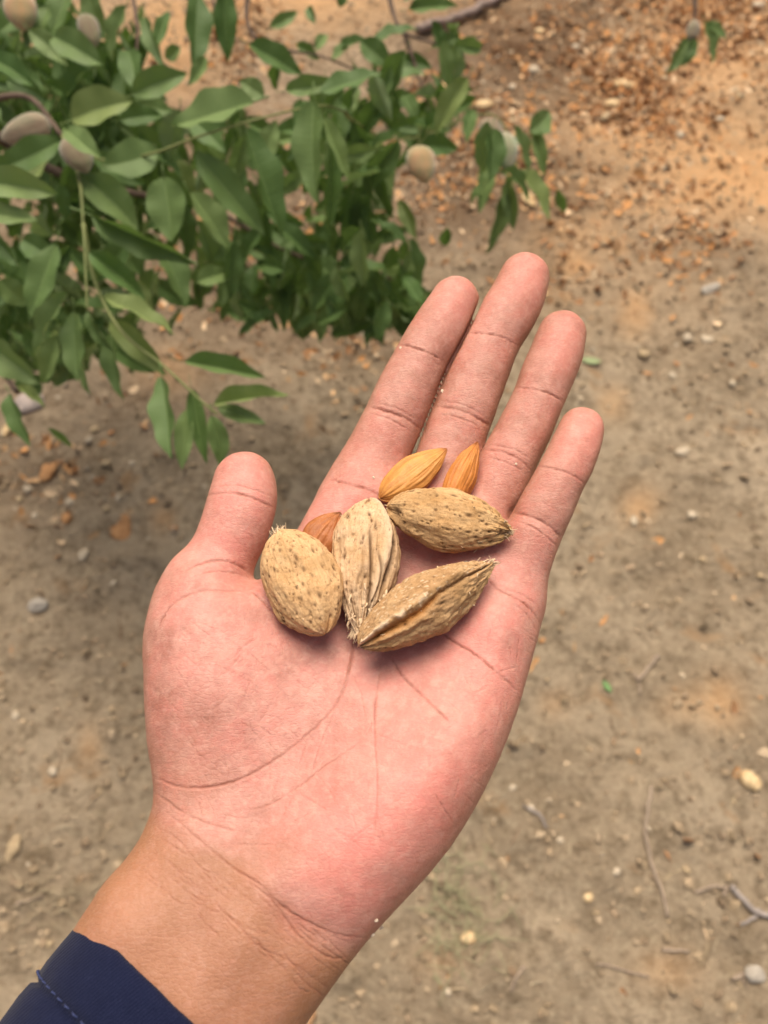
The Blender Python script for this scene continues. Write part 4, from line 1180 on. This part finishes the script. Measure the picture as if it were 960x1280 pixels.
for pts, wd, dep, colr in CRE:
    Pp = spline(pts, 8 * len(pts))
    jit = np.random.default_rng(len(CRE) + int(pts[0][0])).normal(0, 0.35, Pp.shape)
    Pp = Pp + jit
    mn, mx = Pp.min(0) - 10 * wd - 6, Pp.max(0) + 10 * wd + 6
    cand = np.where(fsel & (hpx > mn[0]) & (hpx < mx[0]) & (hpy > mn[1]) & (hpy < mx[1]))[0]
    if not len(cand):
        continue
    q = np.stack([hpx[cand], hpy[cand]], 1)
    dep *= 0.92; colr *= 0.95
    best = np.full(len(cand), 1e9); bt = np.zeros(len(cand))
    for k in range(len(Pp) - 1):
        a, e = Pp[k], Pp[k + 1] - Pp[k]
        tt = np.clip(((q - a) @ e) / (e @ e + 1e-9), 0, 1)
        dd = ((q - a - tt[:, None] * e) ** 2).sum(1)
        m = dd < best
        best = np.where(m, dd, best); bt = np.where(m, (k + tt) / (len(Pp) - 1), bt)
    taper = np.clip(np.minimum(bt, 1 - bt) * 6, 0.15, 1) * np.clip(0.78 + 0.55 * fbm(bt * 9 + pts[0][0], bt * 0 + pts[0][1], seed=2, oct=3), 0.5, 1.15)
    if wd > 1.9: wd *= 0.78; dep *= 0.8
    g = np.exp(-best / wd ** 2) * taper
    shoulder = np.exp(-best / (4.0 * wd) ** 2) * taper
    disp[cand] = np.minimum(disp[cand], -dep * g / 1000) if dep < 0.2 else disp[cand] - (dep * g - 0.16 * dep * shoulder) / 1000
    if dep >= 0.45 and wd < 1.8 and py_ok(pts):
        disp[cand] -= 0.00038 * np.exp(-best / 9.0 ** 2)
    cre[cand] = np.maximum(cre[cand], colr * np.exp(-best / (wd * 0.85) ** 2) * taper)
disp += 0.00018 * fbm(HV[:, 0] * 140, HV[:, 1] * 140, HV[:, 2] * 140, seed=4, oct=3)
HV = HV + HN * (disp * np.where(disp < 0, facing, 1))[:, None]
# where the skin is pinker, where tanner, with shading painted in along the edges
G = lambda *a: gauss_px(hpx, hpy, *a)
pinkv = (0.50 * G(515, 985, 85, 150, 0.5) + 0.5 * G(620, 800, 60, 60) + 0.75 * G(662, 350, 34, 40) + 0.75 * G(712, 425, 34, 50) + 0.9 * G(728, 545, 32, 42) + 0.6 * G(575, 380, 36, 46)
         + 0.5 * G(310, 590, 40, 36) + 0.45 * G(440, 1060, 70, 60) + 0.30 * G(470, 590, 60, 60) + 0.35 * G(420, 650, 50, 40) + 0.25 * G(600, 600, 120, 160) + 0.35 * G(280, 690, 50, 70))
pinkv = pinkv + 0.14 * G(430, 880, 230, 190)
pinkv = np.clip(pinkv * (0.85 + 0.6 * fbm(HV[:, 0] * 90, HV[:, 1] * 90, HV[:, 2] * 90, seed=8, oct=4)), 0, 1)
fing = sstep(690, 560, hpy - 0.35 * (hpx - 500)) * (hpx > 385)
tan_shade = np.clip(0.22 * fing + 0.85 * sstep(-14, 52, ((hpy - 1005) * 263 - (hpx - 195) * 167) / 311.5 + 14 * fbm(HV[:, 0] * 60, HV[:, 1] * 60, seed=44, oct=3)) + 0.30 * G(230, 990, 50, 90) + 0.35 * G(330, 1070, 60, 30), 0, 0.85)
tan_shade = np.maximum(tan_shade, 0.9 * sstep(0.1, -0.4, HN[:, 2]))
edge_tan_shade = 0.42 * sstep(0.85, 0.25, HN[:, 2])  # tan of the hand's sides plus edge shading painted into the skin colour
tan_shade = np.clip(tan_shade + edge_tan_shade, 0, 1)
me = mesh_from('person', HV, HF, True, {'pink': pinkv * (1 - 0.8 * tan_shade), 'tan': tan_shade, 'red': np.clip(cre * facing, 0, 1), 'crease': cre})
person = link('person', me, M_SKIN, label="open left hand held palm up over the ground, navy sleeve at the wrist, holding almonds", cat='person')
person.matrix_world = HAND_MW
print('hand verts', len(HV))

# ------------------------------------------------------------------ sleeve
eA, eB = hand(108, 1159, 0.0), hand(340, 1370, 0.0)
ctr = (eA + eB) / 2
ex = (eB - eA); half = np.linalg.norm(ex) / 2; ex /= np.linalg.norm(ex)
ez = np.array([0, 0, 1.0]); ea = np.cross(ez, ex)
if ea[1] > 0: ea = -ea                                     # towards the elbow
st = [(0.020, -0.0030), (0.008, -0.0026), (0.002, -0.0022), (-0.0008, -0.0012), (-0.0012, 0.0), (-0.0004, 0.0012), (0.002, 0.0020), (0.006, 0.0022), (0.011, 0.0022), (0.0148, 0.0019), (0.0160, 0.0004), (0.0172, 0.0020),
      (0.021, 0.0024), (0.028, 0.0022), (0.036, 0.0024), (0.046, 0.0038), (0.058, 0.0046), (0.072, 0.0060), (0.088, 0.0080), (0.105, 0.0090), (0.125, 0.0100), (0.15, 0.0115), (0.18, 0.013), (0.21, 0.0145)]
NS = 120
th = np.linspace(0, 2 * math.pi, NS, endpoint=False)
V = []
for (s_, dr) in st:
    rw = half + dr; rh = 0.0235 + dr + 0.02 * s_
    wr = 0.0012 * sstep(0.018, 0.04, s_) * (np.sin(th * 3 + s_ * 120) + 0.8 * fbm(th * 3, np.full(NS, s_ * 60), seed=3, oct=2))
    wr = wr + 0.00028 * np.exp(-((s_ - 0.016) / 0.006) ** 2) * fbm(th * 14, np.full(NS, s_ * 90), seed=23, oct=2)
    back = -0.0036 * np.sin(th) + 0.0008 * np.sin(2 * th + 1) + 0.0002 * fbm(th * 4, np.full(NS, 2.0), seed=13, oct=3)   # palm side sits further back
    V.append(ctr + np.outer(np.cos(th) * (rw + wr), ex) + np.outer(np.sin(th) * (rh + wr), ez) + np.outer(s_ + back, ea))
V = np.vstack(V)
sleeve = link('sleeve', mesh_from('sleeve', V, grid_faces(len(st), NS, True)[:, ::-1]), M_NAVY, person)
B = Bag()
def sl_pt(tv, s_, dr):
    rw, rh = half + dr, 0.0235 + dr + 0.02 * s_
    back = -0.0036 * math.sin(tv) + 0.0008 * math.sin(2 * tv + 1)
    return ctr + math.cos(tv) * rw * ex + math.sin(tv) * rh * ez + (s_ + back) * ea
for k in range(62):
    a0, a1 = 2 * math.pi * k / 62, 2 * math.pi * (k + 0.62) / 62
    B.add(*tube([sl_pt(a0, 0.0142, 0.0019), sl_pt((a0 + a1) / 2, 0.0142, 0.0026), sl_pt(a1, 0.0142, 0.0019)], 0.00028, 5))
link('stitching', B.mesh('stitching'), M_THREAD, sleeve)

# ================================================================== ALMONDS
def trilin(Fv, P):
    q = (P - lo) / VOX
    q = np.clip(q, 0, np.array([NX, NY, NZ]) - 1.001)
    i = q.astype(int); f = q - i
    r = 0
    for a in (0, 1):
        for b_ in (0, 1):
            for c_ in (0, 1):
                r = r + (f[:, 0] if a else 1 - f[:, 0]) * (f[:, 1] if b_ else 1 - f[:, 1]) * (f[:, 2] if c_ else 1 - f[:, 2]) * Fv[i[:, 0] + a, i[:, 1] + b_, i[:, 2] + c_]
    return r

def almond_surface(L, Wd, T, nu, nv, p_tip=1.35, p_base=2.2, keel=0.0, asym=0.0, e_tip=0.80):
    ph = np.linspace(0.0, math.pi, nu)
    u = -np.cos(ph)
    th = np.linspace(0, 2 * math.pi, nv, endpoint=False)
    tt = np.abs(u)
    prof = np.where(u > 0, np.maximum(1 - tt ** p_tip, 0) ** e_tip, np.maximum(1 - tt ** p_base, 0) ** 0.55)
    prof[0] = prof[-1] = 0.004
    U, TH = np.meshgrid(u, th, indexing='ij')
    R = prof[:, None] * np.ones_like(TH)
    c_, s_ = np.cos(TH), np.sin(TH)
    k = 1 + keel * np.abs(c_) ** 10
    Y = R * c_ * Wd / 2 * k + asym * Wd * (1 - U ** 2)
    Z = R * np.sign(s_) * np.abs(s_) ** (1.0 + 0.4 * keel) * T / 2
    Xc = U * L / 2
    return U, TH, Xc, Y, Z

def surf_normal(X, Y, Z):
    P = np.stack([X, Y, Z], -1)
    du = np.gradient(P, axis=0)
    dv = (np.roll(P, -1, 1) - np.roll(P, 1, 1)) / 2
    n = np.cross(du, dv)
    n /= np.linalg.norm(n, axis=-1)[..., None] + 1e-12
    s = np.sign((n * (P - P.mean((0, 1)))).sum(-1).mean())
    return P, n * s, s

placed = []
def place(V, F, name, px0, px1, L, roll, tilt, m, attrs, label, lift=0.0, semi=None, cat='almond', group=None):
    a, b_ = np.array(px0, float), np.array(px1, float)
    mid = (a + b_) / 2
    dirp = hand(*b_) - hand(*a)
    xax = dirp / np.linalg.norm(dirp)
    ct, st_ = math.cos(tilt), math.sin(tilt)
    xax = xax * ct + np.array([0, 0, 1]) * st_
    zax = np.array([0, 0, 1.0]); yax = np.cross(zax, xax); yax /= np.linalg.norm(yax); zax = np.cross(xax, yax)
    cr_, sr_ = math.cos(roll), math.sin(roll)
    yy = yax * cr_ + zax * sr_; zz = -yax * sr_ + zax * cr_
    R = np.stack([xax, yy, zz], 1)
    sub = V[::7]
    best = 0.03
    for w_ in np.arange(0.004, 0.045, 0.0004):             # lowest height at which it only just presses into the skin
        if trilin(Fm, hand(mid[0], mid[1], w_) + sub @ R.T).min() > -0.0010:
            best = w_
            break
    best += lift
    Pw = hand(mid[0], mid[1], best) + sub @ R.T
    for (c1, R1, s1) in placed:
        q = ((Pw - c1) @ R1) / s1
        print('   overlap mm', round(1000 * float((np.sqrt((q ** 2).sum(1)) - 1).min() * min(s1)), 1))
    c0 = hand(mid[0], mid[1], best)
    placed.append((c0, R, np.array(semi)))
    print(name, 'rests at', round(best * 1000, 1), 'mm')
    me = mesh_from(name, V, F, True, attrs)
    o = link(name, me, m, label=label, cat=cat, group=group)
    Rw = HM @ R; cw = hand_world(c0)
    o.matrix_world = Matrix([[*Rw[0], cw[0]], [*Rw[1], cw[1]], [*Rw[2], cw[2]], [0, 0, 0, 1]])
    return o, R, c0

def px_len(a, b_, wz=0.02):
    return np.linalg.norm(hand(*a, wz) - hand(*b_, wz))

def kernel(px0, px1, wpx, thick, roll, tilt, m, label, seed, **kw):
    L = px_len(px0, px1); mpp = hand_mpp((px0[0] + px1[0]) / 2, (px0[1] + px1[1]) / 2) * 0.94
    Wd = wpx * mpp; T = Wd * thick
    nu, nv = 90, 120
    U, TH, X, Y, Z = almond_surface(L, Wd, T, nu, nv, 1.45, 2.3, 0.04)
    P, n, s = surf_normal(X, Y, Z)
    fr = vnoise(np.cos(TH) * 9 + 3 * np.cos(TH) * U * 0.15, np.sin(TH) * 9, U * 1.1, seed) + 0.6 * vnoise(np.cos(TH) * 19, np.sin(TH) * 19, U * 1.8, seed + 5)
    d = fr * 0.00022 * (1 - U ** 4) + 0.00035 * fbm(U * 2, np.cos(TH) * 1.5, np.sin(TH) * 1.5, seed, 3)
    P = P + n * d[..., None]
    F = grid_faces(nu, nv, True)
    if s > 0: F = F[:, ::-1]
    at_ = {'ridge': np.clip(0.5 + 0.6 * fr, 0, 1).ravel(), 'tip': np.clip(sstep(0.75, 1.0, U) + 0.5 * sstep(-0.8, -1, U), 0, 1).ravel()}
    V = P.reshape(-1, 3)
    return place(V, F, 'almond_kernel', px0, px1, L, roll, tilt, m, at_, label, semi=(L / 2, Wd / 2, T / 2), **kw)

def shell(px0, px1, wpx, thick, roll, tilt, m, label, seed, npit, groove, p_tip, p_base, keel, e_tip=0.80, mods=None, **kw):
    L = px_len(px0, px1); mpp = hand_mpp((px0[0] + px1[0]) / 2, (px0[1] + px1[1]) / 2) * 0.94
    Wd = wpx * mpp; T = Wd * thick
    nu, nv = 170, 230
    U, TH, X, Y, Z = almond_surface(L, Wd, T, nu, nv, p_tip, p_base, keel, 0.0, e_tip)
    P, n, s = surf_normal(X, Y, Z)
    rg = np.random.default_rng(seed)
    pit = np.zeros_like(U)
    for k in range(npit):
        u0 = rg.uniform(-0.82, 0.86); t0 = rg.uniform(0, 2 * math.pi)
        r0 = 0.00016 + 0.00036 * rg.power(0.55); el = rg.uniform(0.8, 2.8)
        i0, j0 = np.argmin(np.abs(U[:, 0] - u0)), int(t0 / (2 * math.pi) * nv) % nv
        dv = P - P[i0, j0]
        dd = (dv[..., 0] / el) ** 2 + dv[..., 1] ** 2 + dv[..., 2] ** 2
        pit = np.maximum(pit, rg.uniform(0.55, 1.0) * np.exp(-dd / r0 ** 2))
    gr = vnoise(np.cos(TH) * 4.5 + 0.4 * vnoise(U * 3, TH * 2, seed=seed), np.sin(TH) * 4.5, U * 1.5, seed + 3)
    line = np.exp(-(gr / 0.10) ** 2) * sstep(-0.2, 0.25, vnoise(np.cos(TH) * 2, np.sin(TH) * 2, U * 4, seed + 9))
    f2 = vnoise(np.cos(TH) * 14, np.sin(TH) * 14, U * 3.0, seed + 11)
    d = -0.00055 * pit - groove * 0.00055 * line + groove * 0.00022 * f2
    d = d + 0.00060 * fbm(U * 2.2, np.cos(TH) * 2, np.sin(TH) * 2, seed, 3) + 0.00013 * fbm(X * 900, Y * 900, Z * 900, seed + 2, 3)
    at_ = {'pit': np.clip(pit * 1.15, 0, 1) * 0.92 + 0, 'stain': np.clip(groove * 0.55 * line + 0.35 * sstep(0.2, 0.7, vnoise(U * 2.5, np.cos(TH) * 2, np.sin(TH) * 2, seed + 21)), 0, 1),
           'rim': np.zeros_like(U), 'amber': np.zeros_like(U)}
    if mods is not None:
        d = mods(U, TH, P, d, at_)
    P = P + n * d[..., None]
    F = grid_faces(nu, nv, True)
    if s > 0: F = F[:, ::-1]
    V = P.reshape(-1, 3)
    o, R, c0 = place(V, F, 'almond_in_shell', px0, px1, L, roll, tilt, m, {k: v.ravel() for k, v in at_.items()}, label, semi=(L / 2, Wd / 2, T / 2), **kw)
    return o, P, n

def fibres(o, P, n, sel, count, length, seed, along=0.0, wid=0.00022):
    rg = np.random.default_rng(seed)
    idx = np.argwhere(sel)
    B = Bag()
    for k in range(count):
        i, j = idx[rg.integers(len(idx))]
        p0 = P[i, j] - n[i, j] * 0.0003
        dv = n[i, j] * rg.uniform(0.2, 0.9) + np.array([along + rg.normal(0, 0.4), rg.normal(0, 0.4), rg.normal(0, 0.3)])
        dv /= np.linalg.norm(dv); L = length * rg.uniform(0.4, 1.2)
        w_ = wid * rg.uniform(0.6, 2.2)
        B.add(*tube(spline([p0, p0 + dv * L * 0.5 + rg.normal(0, 0.00025, 3), p0 + dv * L + rg.normal(0, 0.0005, 3)], 5), np.linspace(w_, w_ * 0.3, 5), 4))
    link('fibre', B.mesh('fibre'), M_FIBRE, o, kind='stuff')

kernel((382, 702), (426, 641), 50, 0.55, 0.15, 0.1, M_KERN_G, 'reddish brown shelled almond kernel between the two left shells', 4)
kernel((475, 622), (560, 561), 48, 0.62, -0.1, 0.05, M_KERN_E, 'wide golden brown almond kernel lying at the base of the first two fingers', 6)
kernel((557, 640), (597, 552), 37, 0.85, 0.5, 0.05, M_KERN_F, 'narrow orange brown almond kernel seen edge on at the finger bases', 8)

def mod_a(U, TH, P, d, at_):
    e = np.exp(-((np.abs(U + 0.0) - 0.0) / 5) ** 2)
    at_['amber'] = np.maximum(at_['amber'], 0.35 * sstep(0.84, 0.93, U) * (vnoise(TH * 2, U * 8, seed=4) > 0))
    s_ = np.cos(TH + 0.5)
    ridge = np.exp(-((np.arctan2(np.sin(TH - 3.6), np.cos(TH - 3.6))) / 0.16) ** 2) * (1 - U ** 2)
    at_['stain'] = np.maximum(at_['stain'], 0.5 * ridge)
    return d - 0.0004 * ridge + 0.00035 * np.roll(ridge, 9, 1)
oa, Pa, na = shell((346, 661), (406, 791), 93, 0.72, 0.15, 0.05, M_SHELL_A, 'smooth pitted tan almond in its shell beside the thumb, leftmost of the nuts', 31, 260, 0.30, 1.95, 2.1, 0.03, e_tip=0.58, mods=mod_a)
ua = np.linspace(0, math.pi, 170); UA = (-np.cos(ua))[:, None] * np.ones((1, 230))
fibres(oa, Pa, na, (UA < -0.965) & (UA > -0.999), 30, 0.0022, 3, -0.8)
fibres(oa, Pa, na, UA < 0.9, 14, 0.0010, 5, 0, 0.00012)

def mod_b(U, TH, P, d, at_):
    # split suture: the right half breaks open, showing an inner rim and long cracks
    a = np.arctan2(np.sin(TH - 0.75), np.cos(TH - 0.75))
    w_ = a - 0.16 * U - 0.10 * np.sin(U * 4)
    gap = np.exp(-(w_ / 0.10) ** 2) * sstep(0.55, 0.2, U) * sstep(-0.97, -0.75, U)
    lip = np.exp(-((w_ - 0.30) / 0.16) ** 2) * sstep(0.9, 0.3, U)
    gap2 = np.exp(-((a - 0.72 + 0.2 * U) / 0.045) ** 2) * sstep(-0.55, -0.2, U) * sstep(0.9, 0.6, U)
    gap3 = np.exp(-((a - 0.45 + 0.10 * np.sin(U * 6)) / 0.04) ** 2) * sstep(-0.2, 0.0, U) * sstep(0.95, 0.8, U)
    pal = sstep(0.2, 0.75, U)
    flak = vnoise(np.cos(TH) * 16, np.sin(TH) * 16, U * 2.2, 77)
    at_['rim'] = np.clip(0.55 * lip + 0.75 * pal * (0.5 + 0.5 * flak), 0, 0.9)
    at_['pit'] = np.clip(at_['pit'] * (1 - 0.4 * pal) + 0.95 * gap + 0.9 * gap2 + 0.8 * gap3 + 0.5 * pal * (flak < -0.45), 0, 0.95)
    return d - 0.0016 * gap + 0.0007 * lip - 0.0008 * gap2 - 0.0006 * gap3 + pal * 0.0006 * flak
ob, Pb, nb = shell((462, 622), (451, 792), 84, 0.74, -0.12, -0.02, M_SHELL_B, 'pale almond shell standing upright with torn flaky fibrous lower tip, in the middle', 43, 150, 1.0, 1.45, 2.6, 0.03, mods=mod_b)
fibres(ob, Pb, nb, (UA > 0.35) & (UA < 0.97), 80, 0.0034, 9, 1.6, 0.00032)
fibres(ob, Pb, nb, UA > -0.9, 26, 0.0012, 10, 0.2, 0.00014)

def mod_c(U, TH, P, d, at_):
    rough = sstep(0.45, 0.95, U)
    f = fbm(np.cos(TH) * 8, np.sin(TH) * 8, U * 8, 91, 3)
    kd = np.exp(-((np.arctan2(np.sin(TH - 4.9), np.cos(TH - 4.9))) / 0.2) ** 2) * (1 - U ** 2)
    at_['stain'] = np.clip(at_['stain'] + 0.4 * rough * (f > 0.1) + 0.5 * kd, 0, 1)
    nick = np.exp(-(((U + 0.84) / 0.06) ** 2 + (np.arctan2(np.sin(TH - 2.0), np.cos(TH - 2.0)) / 0.5) ** 2))
    at_['pit'] = np.clip(at_['pit'] + 0.7 * nick, 0, 0.95)
    return d + 0.0007 * rough * f - 0.0012 * nick - 0.0005 * kd
oc, Pc, nc = shell((484, 633), (637, 664), 78, 0.74, 0.2, 0.03, M_SHELL_C, 'rough pitted almond shell lying sideways across the finger bases, right of the upright one', 57, 210, 0.32, 1.75, 1.75, 0.03, e_tip=0.64, mods=mod_c)
fibres(oc, Pc, nc, (UA > 0.9) | (UA < -0.93), 34, 0.0020, 12, 0.6, 0.00022)
fibres(oc, Pc, nc, UA > -0.9, 20, 0.0011, 13, 0, 0.00013)

def mod_d(U, TH, P, d, at_):
    a = np.arctan2(np.sin(TH - 1.75), np.cos(TH - 1.75)) + 0.20 * U + 0.06 * np.sin(U * 5) + 0.05 * fbm(U * 9, U * 0 + 3.3, seed=6, oct=3)
    op = sstep(-1.0, -0.8, U)
    gap = np.exp(-(a / (0.07 + 0.10 * sstep(0.1, -0.6, U))) ** 2) * sstep(0.98, 0.8, U) * op
    lip1 = np.exp(-((a + 0.26) / 0.12) ** 2); lip2 = np.exp(-((a - 0.24) / 0.14) ** 2)
    low = sstep(0.15, -0.45, U)
    at_['rim'] = np.clip(0.95 * lip1 * low * sstep(-0.2, 0.3, fbm(U * 9, TH * 3, seed=5, oct=2) + 0.25), 0, 0.9)
    at_['amber'] = np.clip(0.9 * gap * sstep(0.35, -0.1, U), 0, 0.9)
    at_['pit'] = np.clip(at_['pit'] + 0.55 * gap * sstep(-0.25, 0.3, U) + 0.2 * gap, 0, 0.95)
    wh = (vnoise(U * 34, np.cos(TH) * 22, np.sin(TH) * 22, 7) > 0.62) * 0.75
    at_['rim'] = np.maximum(at_['rim'], wh * (a < 0))
    return d - 0.0014 * gap - 0.0009 * gap * sstep(0.3, -0.4, U) + 0.0009 * (lip1 + lip2) * (0.4 + 0.6 * low) + 0.0003 * fbm(U * 18, np.cos(TH) * 9, np.sin(TH) * 9, 15, 2)
od, Pd, nd = shell((453, 806), (618, 703), 76, 0.95, 0.0, -0.02, M_SHELL_D, 'dusty brown almond shell split along its seam, lowest of the nuts on the palm', 71, 34, 0.22, 1.5, 1.9, 0.0, mods=mod_d, lift=0.002)
fibres(od, Pd, nd, (UA > 0.88) | (UA < -0.95), 26, 0.0022, 14, 0.8, 0.0002)
fibres(od, Pd, nd, UA > -0.95, 40, 0.0009, 15, 0, 0.00018)

# crumbs of shell on the skin
for k, (x, y) in enumerate([(467, 597), (645, 580), (501, 435), (553, 489), (477, 1160), (465, 1168), (583, 703), (470, 1150)]):
    r_ = random.Random(k + 90)
    lo_, hi_ = 0.0, 0.05
    for _ in range(30):
        m_ = (lo_ + hi_) / 2
        if trilin(Fm, hand(x, y, m_)[None])[0] < 0: lo_ = m_
        else: hi_ = m_
    V = OCT_V * np.array([r_.uniform(.0005, .0009), r_.uniform(.0004, .0008), 0.0004])
    o = link('shell_crumb', mesh_from('shell_crumb', V, OCT_F, False), plain('crumb', (0.72, 0.58, 0.42)), label='tiny pale crumb of almond shell stuck on the skin', cat='crumb', group='shell crumbs on the hand')
    o.matrix_world = Matrix.Translation(Vector(hand_world(hand(x, y, hi_)))) @ HAND_MW.to_3x3().to_4x4() @ Matrix.Rotation(r_.uniform(0, 3), 4, 'Z')
